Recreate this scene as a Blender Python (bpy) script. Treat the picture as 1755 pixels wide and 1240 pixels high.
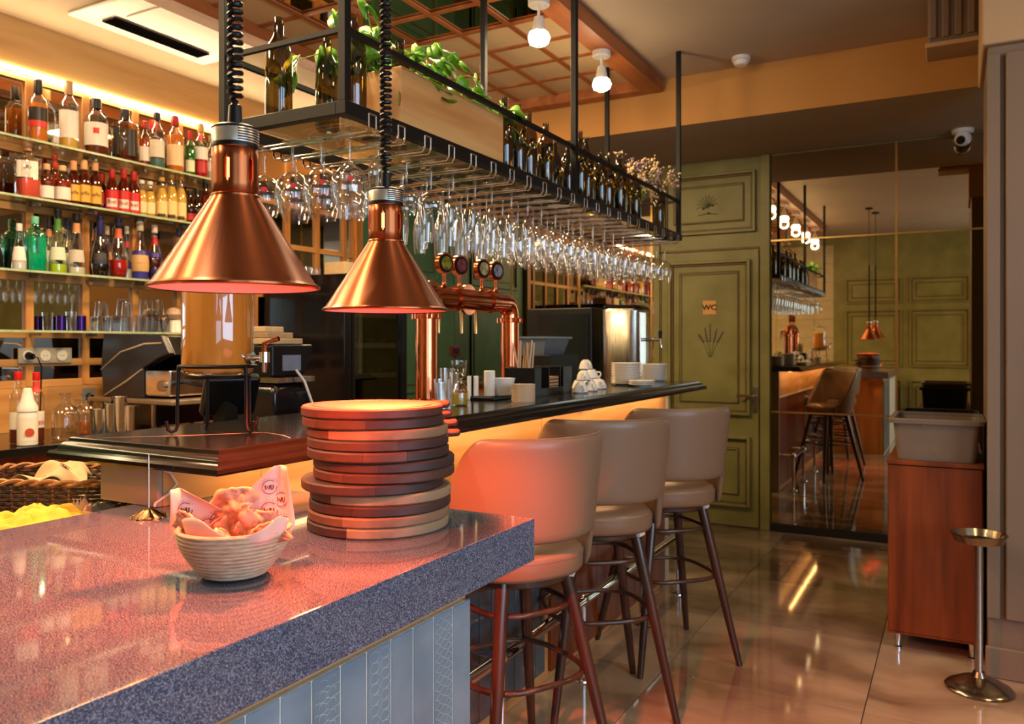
import bpy, bmesh, math, random
from mathutils import Vector, Matrix, noise
PI = math.pi
sc = bpy.context.scene
for o in list(bpy.data.objects): bpy.data.objects.remove(o)
col = sc.collection
R = random.Random(7)

# ------------------------------------------------------------------ camera, world, lights, exposure
F = 1390.0; TH = math.radians(28.65); H0 = 1.40
fwd = Vector((-math.sin(TH), math.cos(TH), 0)); rgt = Vector((math.cos(TH), math.sin(TH), 0)); up = Vector((0, 0, 1))
cam = bpy.data.cameras.new('camera'); camo = bpy.data.objects.new('camera', cam); col.objects.link(camo)
camo.location = (0, 0, H0); camo.rotation_euler = (PI/2, 0, TH)
cam.sensor_width = 36; cam.lens = F/1755*36; cam.shift_y = -30/1755; cam.clip_start = 0.02
cam.dof.use_dof = True; cam.dof.focus_distance = 1.7; cam.dof.aperture_fstop = 7.0
sc.camera = camo
sc.view_settings.view_transform = 'Standard'; sc.view_settings.look = 'None'
sc.view_settings.gamma = 1; sc.view_settings.use_curve_mapping = False
sc.view_settings.exposure = 0.22
sc.cycles.transparent_max_bounces = 40; sc.cycles.max_bounces = 14; sc.cycles.glossy_bounces = 7
sc.cycles.transmission_bounces = 10; sc.cycles.diffuse_bounces = 4
sc.cycles.sample_clamp_indirect = 4.0; sc.cycles.sample_clamp_direct = 0
sc.cycles.use_denoising = True; sc.cycles.caustics_reflective = False; sc.cycles.caustics_refractive = False
w = bpy.data.worlds.new('world'); sc.world = w; w.use_nodes = True
w.node_tree.nodes['Background'].inputs[0].default_value = (0.55, 0.75, 1.0, 1)
w.node_tree.nodes['Background'].inputs[1].default_value = 0.9
COOL = (0.55, 0.76, 1.0); WARM = (1.0, 0.66, 0.34); RED = (1.0, 0.115, 0.03)
def light(name, kind, loc, energy, color, rot=(0, 0, 0), **k):
    l = bpy.data.lights.new(name, kind); l.energy = energy; l.color = color
    for a, b in k.items(): setattr(l, a, b)
    o = bpy.data.objects.new(name, l); col.objects.link(o); o.location = loc; o.rotation_euler = rot
    return o
# daylight through the windows of the right wall and of the wall behind the camera
light('window_daylight', 'AREA', (3.38, .35, 1.75), 105, COOL, (0, PI/2, 0), shape='RECTANGLE', size=1.7, size_y=3.0)
light('window_daylight', 'AREA', (1.9, -1.35, 1.65), 26, COOL, (PI/2, 0, 0), shape='RECTANGLE', size=1.8, size_y=1.5)
# area lights added over the dining side as warm fill, outside the frame
for x, y in ((1.1, 0.6), (1.3, 2.6), (2.4, 4.3)):
    light('warm_fill_light', 'AREA', (x, y, 3.10), 18, WARM, size=0.5)
# area lights added over the back bar aisle to brighten the bottles
for y in (0.6, 2.2, 3.9):
    light('bottle_fill_light', 'AREA', (-2.95, y, 3.02), 46, WARM, size=0.35)

def ray(px, py): return fwd + rgt*((px-877.5)/F) + up*((590-py)/F)
def onX(px, py, X): d = ray(px, py); return Vector((0, 0, H0)) + d*(X/d.x)
def onY(px, py, Y): d = ray(px, py); return Vector((0, 0, H0)) + d*(Y/d.y)
def onZ(px, py, Z): d = ray(px, py); return Vector((0, 0, H0)) + d*((Z-H0)/d.z)
def depth(P): return P.x*fwd.x + P.y*fwd.y
def psz(n, P): return n*depth(P)/F            # n pixels at P in metres

# ------------------------------------------------------------------ mesh builder
class MB:
    def __init__(s): s.v = []; s.f = []
    def add(s, vs, fs):
        n = len(s.v); s.v += [tuple(v) for v in vs]; s.f += [tuple(i+n for i in f) for f in fs]; return s
    def box(s, x0, x1, y0, y1, z0, z1):
        return s.add([(x0,y0,z0),(x1,y0,z0),(x1,y1,z0),(x0,y1,z0),(x0,y0,z1),(x1,y0,z1),(x1,y1,z1),(x0,y1,z1)],
              [(3,2,1,0),(4,5,6,7),(0,1,5,4),(1,2,6,5),(2,3,7,6),(3,0,4,7)])
    def obox(s, c, dims, rz=0, tilt=0, tiltax='X'):
        m = MB().box(-dims[0]/2, dims[0]/2, -dims[1]/2, dims[1]/2, -dims[2]/2, dims[2]/2)
        M = Matrix.Translation(c) @ Matrix.Rotation(rz, 4, 'Z') @ Matrix.Rotation(tilt, 4, tiltax)
        return s.add([M @ Vector(v) for v in m.v], m.f)
    def cyl(s, p0, p1, r0, r1=None, n=16):
        return s.tube([p0, p1], [r0, r0 if r1 is None else r1], n)
    def tube(s, pts, r, n=8, closed=False, cap=True):
        pts = [Vector(p) for p in pts]; m = len(pts)
        rs = r if isinstance(r, (list, tuple)) else [r]*m
        vs = []; prev = None
        for i, p in enumerate(pts):
            a = pts[i-1] if (i or closed) else p; b = pts[(i+1) % m] if (i < m-1 or closed) else p
            t = (b-a).normalized()
            if prev is None:
                u = t.orthogonal().normalized()
            else:
                u = (prev - t*prev.dot(t))
                u = u.normalized() if u.length > 1e-6 else t.orthogonal().normalized()
            prev = u; w_ = t.cross(u)
            for k in range(n):
                A = 2*PI*k/n; vs.append(p + (u*math.cos(A) + w_*math.sin(A))*rs[i])
        fs = []
        for i in range(m if closed else m-1):
            j = (i+1) % m
            for k in range(n): fs.append((i*n+k, i*n+(k+1) % n, j*n+(k+1) % n, j*n+k))
        if cap and not closed:
            fs.append(tuple(range(n-1, -1, -1))); fs.append(tuple((m-1)*n+k for k in range(n)))
        return s.add(vs, fs)
    def lathe(s, prof, c=(0, 0, 0), n=24, sq=0, ry=1.0, a0=0.0):
        c = Vector(c); vs = []; fs = []; rings = []
        for r, z in prof:
            if r < 1e-6: rings.append([len(vs)]); vs.append(c + Vector((0, 0, z)))
            else:
                ids = []
                for k in range(n):
                    A = 2*PI*(k+.5)/n + a0; ca, sa = math.cos(A), math.sin(A); q = 1
                    if sq: q = (abs(ca)**sq + abs(sa)**sq)**(-1.0/sq)
                    ids.append(len(vs)); vs.append(c + Vector((r*ca*q, r*ry*sa*q, z)))
                rings.append(ids)
        for a, b in zip(rings, rings[1:]):
            if len(a) == 1 and len(b) == 1: continue
            for k in range(n):
                j = (k+1) % n
                if len(a) == 1: fs.append((a[0], b[j], b[k]))
                elif len(b) == 1: fs.append((a[k], a[j], b[0]))
                else: fs.append((a[k], a[j], b[j], b[k]))
        return s.add(vs, fs)
    def sphere(s, c, r, n=12, sx=1, sy=1, sz=1):
        prof = [(r*math.sin(PI*i/(n//2)), -r*math.cos(PI*i/(n//2))) for i in range(n//2+1)]
        prof[0] = (0, -r); prof[-1] = (0, r)
        m = MB().lathe(prof, n=n); c = Vector(c)
        return s.add([c + Vector((v[0]*sx, v[1]*sy, v[2]*sz)) for v in m.v], m.f)
    def loft(s, loops, cap=True):
        n = len(loops[0]); vs = [v for l in loops for v in l]; fs = []
        for i in range(len(loops)-1):
            for k in range(n):
                j = (k+1) % n; fs.append((i*n+k, i*n+j, (i+1)*n+j, (i+1)*n+k))
        if cap: fs.append(tuple(range(n-1, -1, -1))); fs.append(tuple((len(loops)-1)*n+k for k in range(n)))
        return s.add(vs, fs)
    def grid(s, fn, nu, nv):
        vs = [fn(i/nu, j/nv) for j in range(nv+1) for i in range(nu+1)]
        fs = [(j*(nu+1)+i, j*(nu+1)+i+1, (j+1)*(nu+1)+i+1, (j+1)*(nu+1)+i) for j in range(nv) for i in range(nu)]
        return s.add(vs, fs)
    def xf(s, M):
        s.v = [tuple(M @ Vector(v)) for v in s.v]; return s
    def build(s, name, mat, parent=None, smooth=None, bevel=0, solid=0, kind=None, sub=0, base=True, segs=2):
        me = bpy.data.meshes.new(name)
        if parent is not None:
            p = parent; O = Vector((0, 0, 0))
            while p is not None: O = O + Vector(p.location); p = p.parent
        elif base:
            xs = [v[0] for v in s.v]; ys = [v[1] for v in s.v]; zs = [v[2] for v in s.v]
            O = Vector(((min(xs)+max(xs))/2, (min(ys)+max(ys))/2, min(zs)))
        else: O = Vector((0, 0, 0))
        me.from_pydata([(v[0]-O.x, v[1]-O.y, v[2]-O.z) for v in s.v], [], s.f)
        bm = bmesh.new(); bm.from_mesh(me)
        bmesh.ops.recalc_face_normals(bm, faces=bm.faces); bm.to_mesh(me); bm.free()
        me.materials.append(mat)
        o = bpy.data.objects.new(name, me); col.objects.link(o)
        if parent is not None: o.parent = parent
        else: o.location = O
        if smooth is None: smooth = 35
        if smooth:
            for p in me.polygons: p.use_smooth = True
            if smooth < 179:
                try: me.set_sharp_from_angle(angle=math.radians(smooth))
                except Exception: pass
        if solid: m = o.modifiers.new('s', 'SOLIDIFY'); m.thickness = solid; m.offset = 0
        if sub: m = o.modifiers.new('u', 'SUBSURF'); m.levels = m.render_levels = sub
        if bevel:
            m = o.modifiers.new('b', 'BEVEL'); m.width = bevel; m.segments = segs; m.limit_method = 'ANGLE'
            m.harden_normals = True
        if kind: o['kind'] = kind
        return o
def tag(o, label=None, cat=None, group=None, kind=None):
    if label: o['label'] = label
    if cat: o['category'] = cat
    if group: o['group'] = group
    if kind: o['kind'] = kind
    return o
def thing(name, loc, label, cat, group=None, rz=0):
    o = bpy.data.objects.new(name, None); col.objects.link(o); o.location = loc; o.rotation_euler = (0, 0, rz)
    o.empty_display_size = 0.05
    return tag(o, label, cat, group)
def copy_tree(o, parent=None):
    c = o.copy(); col.objects.link(c)
    if parent is not None: c.parent = parent
    for ch in o.children: copy_tree(ch, c)
    return c
def text_verts(txt, size, ext=0.0, off=0.0):
    cu = bpy.data.curves.new('t', 'FONT'); cu.body = txt; cu.size = size; cu.align_x = 'CENTER'; cu.align_y = 'CENTER'
    cu.resolution_u = 3; cu.extrude = ext; cu.offset = off
    ob = bpy.data.objects.new('t', cu); col.objects.link(ob)
    bpy.context.view_layer.update()
    me = bpy.data.meshes.new_from_object(ob.evaluated_get(bpy.context.evaluated_depsgraph_get()))
    vs = [tuple(v.co) for v in me.vertices]; fs = [tuple(p.vertices) for p in me.polygons]
    bpy.data.objects.remove(ob); bpy.data.curves.remove(cu); bpy.data.meshes.remove(me)
    return vs, fs
def wrap(vs, fs, c, r, z, ang):
    c = Vector(c)
    return MB().add([(c.x + r*math.cos(ang + v[0]/r), c.y + r*math.sin(ang + v[0]/r), c.z + z + v[1]) for v in vs], fs)

# ------------------------------------------------------------------ materials
def L(c):
    return tuple(((x/255)/12.92 if x/255 <= .04045 else ((x/255+.055)/1.055)**2.4) for x in c) + (1,)
_m = {}
def P(name, c, rough=.5, metal=0, var=.12, scale=30, stretch=(1, 1, 1), bump=0, bscale=None, emit=None, es=0, coat=0, spec=.5, c2=None, trans=0, ior=1.45, lin=False, sss=0, rv=0, detail=4, ramp=(.3, .7), aniso=0):
    m = bpy.data.materials.new(name); m.use_nodes = True; nt = m.node_tree; N = nt.nodes; K = nt.links
    b = N['Principled BSDF']; tc = N.new('ShaderNodeTexCoord'); mp = N.new('ShaderNodeMapping')
    K.new(tc.outputs['Object'], mp.inputs[0]); mp.inputs['Scale'].default_value = stretch
    nz = N.new('ShaderNodeTexNoise'); nz.inputs['Scale'].default_value = scale; nz.inputs['Detail'].default_value = detail
    K.new(mp.outputs[0], nz.inputs['Vector'])
    c1 = c if lin else L(c)
    if c2 is None: c2_ = tuple(x*(1-var) for x in c1[:3]) + (1,); c1_ = tuple(min(1, x*(1+var*.6)) for x in c1[:3]) + (1,)
    else: c2_ = L(c2); c1_ = c1
    rp = N.new('ShaderNodeValToRGB'); rp.color_ramp.elements[0].color = c2_; rp.color_ramp.elements[1].color = c1_
    rp.color_ramp.elements[0].position = ramp[0]; rp.color_ramp.elements[1].position = ramp[1]
    K.new(nz.outputs[0], rp.inputs[0]); K.new(rp.outputs[0], b.inputs['Base Color'])
    b.inputs['Roughness'].default_value = rough; b.inputs['Metallic'].default_value = metal
    b.inputs['Specular IOR Level'].default_value = spec; b.inputs['IOR'].default_value = ior
    b.inputs['Coat Weight'].default_value = coat; b.inputs['Coat Roughness'].default_value = .05
    b.inputs['Transmission Weight'].default_value = trans; b.inputs['Anisotropic'].default_value = aniso
    if sss: b.inputs['Subsurface Weight'].default_value = sss; b.inputs['Subsurface Radius'].default_value = (.02, .01, .005)
    if rv:
        mr = N.new('ShaderNodeMapRange'); mr.inputs[3].default_value = max(0, rough-rv); mr.inputs[4].default_value = rough+rv
        K.new(nz.outputs[0], mr.inputs[0]); K.new(mr.outputs[0], b.inputs['Roughness'])
    if bump:
        bp = N.new('ShaderNodeBump'); bp.inputs['Strength'].default_value = bump; bp.inputs['Distance'].default_value = .002
        if bscale:
            n2 = N.new('ShaderNodeTexNoise'); n2.inputs['Scale'].default_value = bscale; K.new(mp.outputs[0], n2.inputs['Vector']); K.new(n2.outputs[0], bp.inputs['Height'])
        else: K.new(nz.outputs[0], bp.inputs['Height'])
        K.new(bp.outputs[0], b.inputs['Normal'])
    if emit is not None:
        b.inputs['Emission Color'].default_value = tuple(emit) + (1,) if len(emit) == 3 else emit
        b.inputs['Emission Strength'].default_value = es
    return m
def thin(name, tint=(1, 1, 1), base=.05, edge=.75, rough=.03, power=2.6, spec=(1, 1, 1)):
    """thin clear glass: transparent body, reflections that grow towards the rim as Fresnel does"""
    m = bpy.data.materials.new(name); m.use_nodes = True; nt = m.node_tree; N = nt.nodes; K = nt.links
    for n in list(N): N.remove(n)
    out = N.new('ShaderNodeOutputMaterial'); mx = N.new('ShaderNodeMixShader'); tr = N.new('ShaderNodeBsdfTransparent')
    gl = N.new('ShaderNodeBsdfGlossy'); lw = N.new('ShaderNodeLayerWeight'); lw.inputs[0].default_value = .5
    pw = N.new('ShaderNodeMath'); pw.operation = 'POWER'; pw.inputs[1].default_value = power
    mr = N.new('ShaderNodeMapRange'); mr.inputs[3].default_value = base; mr.inputs[4].default_value = edge
    K.new(lw.outputs['Facing'], pw.inputs[0]); K.new(pw.outputs[0], mr.inputs[0]); K.new(mr.outputs[0], mx.inputs[0])
    nz = N.new('ShaderNodeTexNoise'); nz.inputs['Scale'].default_value = 12
    mm = N.new('ShaderNodeMix'); mm.data_type = 'RGBA'
    mm.inputs['A'].default_value = tuple(t*.97 for t in tint) + (1,); mm.inputs['B'].default_value = tuple(tint) + (1,)
    K.new(nz.outputs[0], mm.inputs['Factor']); K.new(mm.outputs['Result'], tr.inputs[0])
    gl.inputs['Roughness'].default_value = rough; gl.inputs['Color'].default_value = tuple(spec) + (1,)
    K.new(tr.outputs[0], mx.inputs[1]); K.new(gl.outputs[0], mx.inputs[2]); K.new(mx.outputs[0], out.inputs[0])
    return m
def emis(name, c, s):
    m = bpy.data.materials.new(name); m.use_nodes = True; nt = m.node_tree
    b = nt.nodes['Principled BSDF']; b.inputs['Base Color'].default_value = tuple(c) + (1,)
    b.inputs['Emission Color'].default_value = tuple(c) + (1,); b.inputs['Emission Strength'].default_value = s
    return m
def wood(name, light_, dark, rough=.4, axis=1, scale=9, coat=0, ramp=(.32, .68), spec=.5, bump=.12):
    st = [1, 1, 1]; st[axis] = .09
    return P(name, light_, rough, c2=dark, scale=scale, stretch=tuple(st), bump=bump, detail=8, coat=coat, ramp=ramp, spec=spec)
M = {}
M['oak'] = wood('oak_panel', (216, 164, 100), (180, 122, 66), .45, 1, 14)
M['oakz'] = wood('oak_upright', (208, 150, 84), (170, 108, 52), .45, 2, 14)
M['oakband'] = wood('oak_fascia', (222, 182, 118), (196, 148, 84), .5, 1, 10)
M['lattice'] = wood('lattice_wood', (176, 104, 56), (136, 74, 36), .45, 1, 12)
M['orange_wood'] = wood('cherry_wood', (132, 60, 22), (92, 38, 12), .35, 2, 16, ramp=(.35, .65))
M['walnut'] = wood('dark_walnut', (74, 46, 32), (42, 26, 20), .3, 2, 20, coat=.25)
M['greyslab'] = P('speckled_stone', (152, 158, 176), .045, scale=620, c2=(44, 54, 78), spec=.5, coat=0, detail=2, ramp=(.46, .74), ior=1.66)
M['black_stone'] = P('black_marble', (18, 16, 15), .15, scale=5, c2=(26, 23, 21), spec=.5, coat=.08)
M['vein'] = P('marble_vein', (190, 170, 145), .3, scale=40)
M['black_metal'] = P('black_steel', (12, 12, 13), .5, 0, spec=.25, scale=60, bump=.1)
M['black'] = P('black_plastic', (13, 13, 15), .35, scale=60, rv=.08, spec=.3)
M['darkgloss'] = P('dark_gloss', (20, 19, 22), .12, scale=8, rv=.05)
M['chrome'] = P('chrome', (225, 225, 228), .12, 1, scale=30, rv=.05)
M['steel'] = P('brushed_steel', (168, 162, 152), .27, 1, scale=60, stretch=(1, 1, .05), rv=.08)
M['brass'] = P('brass_strip', (190, 150, 90), .3, 1, scale=40)
M['copper'] = P('copper_polished', (214, 124, 84), .14, 1, scale=30, rv=.05)
M['mirror'] = P('tinted_mirror', (206, 190, 160), .015, 1, scale=3, var=.03)
M['mirror_clear'] = P('clear_mirror', (216, 208, 190), .02, 1, scale=3, var=.03)
M['ceiling'] = P('ceiling_plaster', (176, 156, 130), .75, scale=1.2, var=.07, bump=.15, bscale=18)
M['beamface'] = P('beam_plaster', (190, 134, 68), .75, scale=1.5, var=.06, bump=.1, bscale=20)
M['green'] = P('green_distressed_paint', (138, 132, 76), .42, scale=4, c2=(114, 110, 56), detail=9, bump=.2, bscale=40)
M['greenedge'] = P('green_rubbed_edge', (118, 86, 36), .5, scale=14, c2=(84, 66, 26), detail=6)
M['seagreen'] = P('sea_green_paint', (96, 144, 104), .5, scale=4, c2=(78, 124, 88), detail=8)
M['plinth'] = P('plinth_black', (18, 17, 17), .5)
M['beige_tile'] = P('beige_tile', (188, 172, 134), .35, scale=6, var=.14)
M['grout'] = P('grout', (205, 198, 184), .8, scale=60)
M['floorgrout'] = P('floor_grout', (70, 58, 46), .7, scale=60)
M['blue_tile'] = P('blue_glazed_tile', (122, 142, 156), .12, scale=9, c2=(98, 120, 136), coat=.4, detail=6, bump=.15, bscale=14)
M['blue_tile_pat'] = P('blue_relief_tile', (118, 136, 150), .25, scale=9, c2=(98, 118, 132), coat=.2)
M['relief'] = P('tile_relief_line', (158, 172, 180), .3, scale=50)
M['leather'] = P('taupe_leather', (124, 102, 82), .36, scale=260, var=.05, bump=.12, spec=.5)
M['leather_seat'] = P('taupe_leather_seat', (128, 102, 80), .3, scale=260, var=.05, bump=.12, spec=.6)
M['piping'] = P('leather_piping', (132, 104, 86), .4, scale=200)
M['white'] = P('white_ceramic', (232, 224, 212), .15, scale=20, var=.03)
M['paperwhite'] = P('white_paper', (228, 218, 204), .7, scale=80, var=.05)
M['whiteplastic'] = P('white_plastic', (226, 220, 210), .35, scale=30, var=.04)
M['glass'] = thin('clear_glass', (.96, .965, .96), .08, .9)
M['glass2'] = thin('stemware_glass', (.955, .955, .945), .10, .95, .02, 2.0)
M['glass_green'] = thin('shelf_glass_edge', (.70, .92, .78), .10, .6, .05)
M['edge'] = P('frosted_glass_edge', (190, 206, 166), .2, scale=30, spec=.8, c2=(150, 176, 130))
M['shelf_glass'] = thin('shelf_glass', (.93, .98, .95), .10, .8, .02)
M['bottle_green'] = thin('dark_green_bottle_glass', (.34, .27, .07), .06, .5, .04, 2.6)
M['leaf'] = P('pothos_leaf', (116, 168, 40), .4, scale=12, c2=(70, 124, 24), sss=.1)
M['stem'] = P('plant_stem', (110, 130, 60), .5)
M['dried'] = P('dried_flower', (196, 168, 120), .8, scale=40, c2=(140, 106, 84))
M['dried2'] = P('dried_lavender', (96, 74, 84), .8, scale=40)
M['led'] = emis('led_strip_light', (1.0, .74, .42), 85)
M['led_soft'] = emis('counter_led_light', (1.0, .55, .22), 5)
M['bulb_red'] = emis('red_heat_bulb', (1.0, .10, .04), 9)
M['bulb_white'] = emis('white_spot_bulb', (1.0, .86, .62), 16)
M['tan_wall'] = P('tan_wall_plaster', (184, 150, 110), .7, scale=2, var=.08)

def brushed(name, c, rough):
    m = P(name, c, rough, 1, scale=1, stretch=(1, 1, 1)); nt = m.node_tree; N = nt.nodes; K = nt.links; b = N['Principled BSDF']
    tc = N.new('ShaderNodeTexCoord'); mp = N.new('ShaderNodeMapping'); mp.inputs['Scale'].default_value = (4, 4, 420)
    nz = N.new('ShaderNodeTexNoise'); nz.inputs['Scale'].default_value = 1; nz.inputs['Detail'].default_value = 3
    K.new(tc.outputs['Object'], mp.inputs[0]); K.new(mp.outputs[0], nz.inputs[0])
    mr = N.new('ShaderNodeMapRange'); mr.inputs[3].default_value = rough-.025; mr.inputs[4].default_value = rough+.025
    K.new(nz.outputs[0], mr.inputs[0]); K.new(mr.outputs[0], b.inputs['Roughness'])
    bp = N.new('ShaderNodeBump'); bp.inputs['Strength'].default_value = .02; bp.inputs['Distance'].default_value = .0001
    K.new(nz.outputs[0], bp.inputs['Height']); K.new(bp.outputs[0], b.inputs['Normal'])
    tg = N.new('ShaderNodeTangent'); tg.direction_type = 'RADIAL'; tg.axis = 'Z'; K.new(tg.outputs[0], b.inputs['Tangent'])
    b.inputs['Anisotropic'].default_value = .8; b.inputs['Anisotropic Rotation'].default_value = 0.25
    return m
M['copper_brushed'] = brushed('copper_brushed', (158, 90, 54), .33)
def marble():
    m = P('polished_marble_floor', (190, 168, 140), .06, scale=1.1, c2=(118, 96, 76), spec=.7, coat=.35, detail=7, ramp=(.34, .66), stretch=(.8, 2.2, 1))
    nt = m.node_tree; N = nt.nodes; K = nt.links; mp = [n for n in N if n.type == 'MAPPING'][0]
    nz = N.new('ShaderNodeTexNoise'); nz.inputs['Scale'].default_value = 1.6; nz.inputs['Detail'].default_value = 3
    geo = N.new('ShaderNodeNewGeometry'); 
    # vein pattern runs on through the tiles, turned a little from tile to tile
    oi = N.new('ShaderNodeObjectInfo'); ad = N.new('ShaderNodeVectorMath'); ad.operation = 'MULTIPLY_ADD'
    cb = N.new('ShaderNodeCombineXYZ'); K.new(oi.outputs['Random'], cb.inputs[0]); K.new(oi.outputs['Random'], cb.inputs[1])
    ad.inputs[1].default_value = (9, 5, 0); K.new(cb.outputs[0], ad.inputs[0]); K.new(geo.outputs['Position'], ad.inputs[2])
    mx = N.new('ShaderNodeVectorMath'); mx.operation = 'MULTIPLY_ADD'
    K.new(geo.outputs['Position'], nz.inputs[0]); K.new(nz.outputs['Color'], mx.inputs[0]); mx.inputs[1].default_value = (.7, .7, 0)
    K.new(ad.outputs[0], mx.inputs[2]); K.new(mx.outputs[0], mp.inputs[0])
    b = N['Principled BSDF']
    bp = N.new('ShaderNodeBump'); bp.inputs['Strength'].default_value = .02; bp.inputs['Distance'].default_value = .01
    n3 = N.new('ShaderNodeTexNoise'); n3.inputs['Scale'].default_value = 5; K.new(geo.outputs['Position'], n3.inputs[0])
    K.new(n3.outputs[0], bp.inputs['Height']); K.new(bp.outputs[0], b.inputs['Normal']); K.new(bp.outputs[0], b.inputs['Coat Normal'])
    return m
M['marble'] = marble()
M['dark_tile'] = P('dark_glazed_tile', (84, 92, 98), .12, scale=9, c2=(62, 70, 78), coat=.4, detail=6)

XW, YM, YD, ZC, ZS = -4.45, 6.94, 6.305, 3.15, 2.83      # back wall, bar mirror, door wall, ceiling, soffit
def S(name, mb, mat, parent=None, **k):
    o = mb.build(name, mat, parent, base=False, **k)
    if parent is None: o['kind'] = 'structure'
    return o
# ------------------------------------------------------------------ room shell
fl = S('floor', MB().box(-4.6, 3.6, -1.6, 7.1, -.12, -.012), M['floorgrout'])
T = .80; x0s = -1.106; y0s = 3.36
tl = {}
for i in range(-5, 7):
    for j in range(-7, 5):
        xa, xb = max(x0s+i*T, -4.45)+.0015, min(x0s+(i+1)*T, 3.5)-.0015
        off = 0
        ya, yb = max(y0s+j*T+off, -1.5)+.0015, min(y0s+(j+1)*T+off, 7.0)-.0015
        if xb-xa < .03 or yb-ya < .03: continue
        key = (round(xb-xa, 3), round(yb-ya, 3)); cx, cy = (xa+xb)/2, (ya+yb)/2
        if key not in tl:
            t = MB().box(-key[0]/2, key[0]/2, -key[1]/2, key[1]/2, -.012, 0).build('floor_tile', M['marble'], fl, bevel=.0012, segs=1); tl[key] = t
        else:
            t = tl[key].copy(); col.objects.link(t)
        t.location = (cx, cy, R.uniform(-.0004, 0))
S('ceiling', MB().box(-4.6, 3.6, -1.6, 5.19, ZC, ZC+.1), M['ceiling'])
bm_ = S('trim_1', MB().box(-4.6, 3.6, 5.19, 7.1, ZS, ZC+.1), M['ceiling'])
S('beam_face', MB().box(-4.45, 3.5, 5.182, 5.19, ZS, ZC), M['beamface'], bm_)
wl = S('wall_left', MB().box(XW-.15, XW, -1.6, 7.1, 0, ZC), M['seagreen'])
S('wall_far', MB().box(XW, -2.1, YM, YM+.15, 0, ZC), M['seagreen'])
wd = S('wall_door', MB().box(-2.12, 3.6, YD+.002, 7.1, 0, ZC), M['green'])
wb = S('wall_back', MB().box(-4.6, 3.6, -1.62, -1.47, 0, ZC), M['green'])
wr = S('wall_right', MB().box(3.5, 3.62, -1.6, -1.2, 0, ZC).box(3.5, 3.62, 1.9, 7.1, 0, ZC).box(3.5, 3.62, -1.2, 1.9, 0, .85).box(3.5, 3.62, -1.2, 1.9, 2.65, ZC), M['tan_wall'])
w1 = S('window_1', MB().box(3.5, 3.56, -1.2, -1.14, .85, 2.65).box(3.5, 3.56, 1.84, 1.9, .85, 2.65).box(3.5, 3.56, -1.14, 1.84, .85, .91).box(3.5, 3.56, -1.14, 1.84, 2.59, 2.65).box(3.5, 3.56, .32, .38, .91, 2.59), M['whiteplastic'])

# distressed green panelling: raised frame + recessed moulding around a field
def panel(wall, x0, x1, z0, z1, Y, s=-1, d1=.03, nm='panel_moulding'):
    """raised moulding rings on a wall that faces s*Y; returns nothing"""
    for k, (off, wd_, th, mt) in enumerate(((0, .022, .032, 'green'), (.022, .016, .014, 'greenedge'), (.085, .010, .007, 'greenedge'), (.095, .010, .012, 'green'))):
        a, b, c, d = x0+off, x1-off, z0+off, z1-off
        m = MB()
        ys = (Y, Y+s*th) if s > 0 else (Y+s*th, Y)
        m.box(a, a+wd_, ys[0], ys[1], c, d).box(b-wd_, b, ys[0], ys[1], c, d).box(a+wd_, b-wd_, ys[0], ys[1], c, c+wd_).box(a+wd_, b-wd_, ys[0], ys[1], d-wd_, d)
        S(nm, m, M[mt], wall, bevel=.003, segs=1)
def blob_art(wall, strokes, mat, nm):
    m = MB()
    for pts, r in strokes: m.tube(pts, r, 5)
    S(nm, m, mat, wall)
M['art_violet'] = P('painted_lavender', (92, 74, 76), .6, scale=50)
M['art_green'] = P('painted_stalk', (82, 92, 44), .6, scale=50)
# door
xd0, xd1 = -2.075, -1.295
dr = S('door_1', MB().box(xd0+.01, xd1-.01, YD-.022, YD+.001, .01, 2.125), M['green'], bevel=.003)
S('door_frame', MB().box(xd0-.012, xd0+.004, YD-.012, YD, 0, 2.14).box(xd1-.004, xd1+.012, YD-.012, YD, 0, 2.14).box(xd0-.012, xd1+.012, YD-.012, YD, 2.13, 2.146), M['greenedge'], wd)
YF = YD-.022
panel(dr, xd0+.07, xd1-.07, .86, 2.05, YF); panel(dr, xd0+.07, xd1-.07, .16, .70, YF)
panel(wd, -2.06, -1.33, 2.26, 2.73, YD+.002)
S('corner_post', MB().box(-1.292, -1.222, YD-.035, YD, 0, ZS), M['green'], wd, bevel=.004)
S('corner_post', MB().box(-2.135, -2.085, YD-.02, YD, 0, ZS), M['green'], wd, bevel=.004)
S('baseboard_1', MB().box(-2.12, -1.3, YD-.01, YD, 0, .06), M['greenedge'])
# painted flowers on the door and the upper panel
c = onY(1217, 590, YF-.001); st = []; st2 = []
for dx, h, l in ((-.09, .07, -.11), (-.04, .12, -.02), (.0, .15, .0), (.05, .11, .04), (.10, .09, .08)):
    top = c + Vector((dx*1.0, 0, h)); bot = c + Vector((dx*.1, 0, -.10))
    mid = c + Vector((dx*.55, 0, .01))
    st2.append(([bot, mid, top], .0022))
    for q in range(7):
        p = mid.lerp(top, .1+q*.15); st.append(([p + Vector((-.006, 0, 0)), p + Vector((.006, 0, .012))], .0075-.0006*q))
blob_art(dr, st2, M['art_green'], 'painted_stalks'); blob_art(dr, st, M['art_violet'], 'painted_flowers')
c = onY(1212, 357, YD-.001); st = []; st2 = []
for k in range(9):
    a = PI*(.1+.9*k/8); st2.append(([c, c + Vector((math.cos(a)*.05, 0, .02+math.sin(a)*.05)), c + Vector((math.cos(a)*.085, 0, math.sin(a)*.10))], .0022))
for dx, dz in ((-.03, 0), (.015, .03), (.04, .02), (.01, -.04)): st.append(([c + Vector((dx, 0, dz-.006)), c + Vector((dx, 0, dz+.008))], .011))
st2.append(([c + Vector((-.07, 0, -.05)), c + Vector((0, 0, -.04)), c + Vector((.08, 0, -.05))], .003))
blob_art(wd, st2, M['art_green'], 'painted_stalks'); blob_art(wd, st, M['art_violet'], 'painted_flowers')
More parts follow.
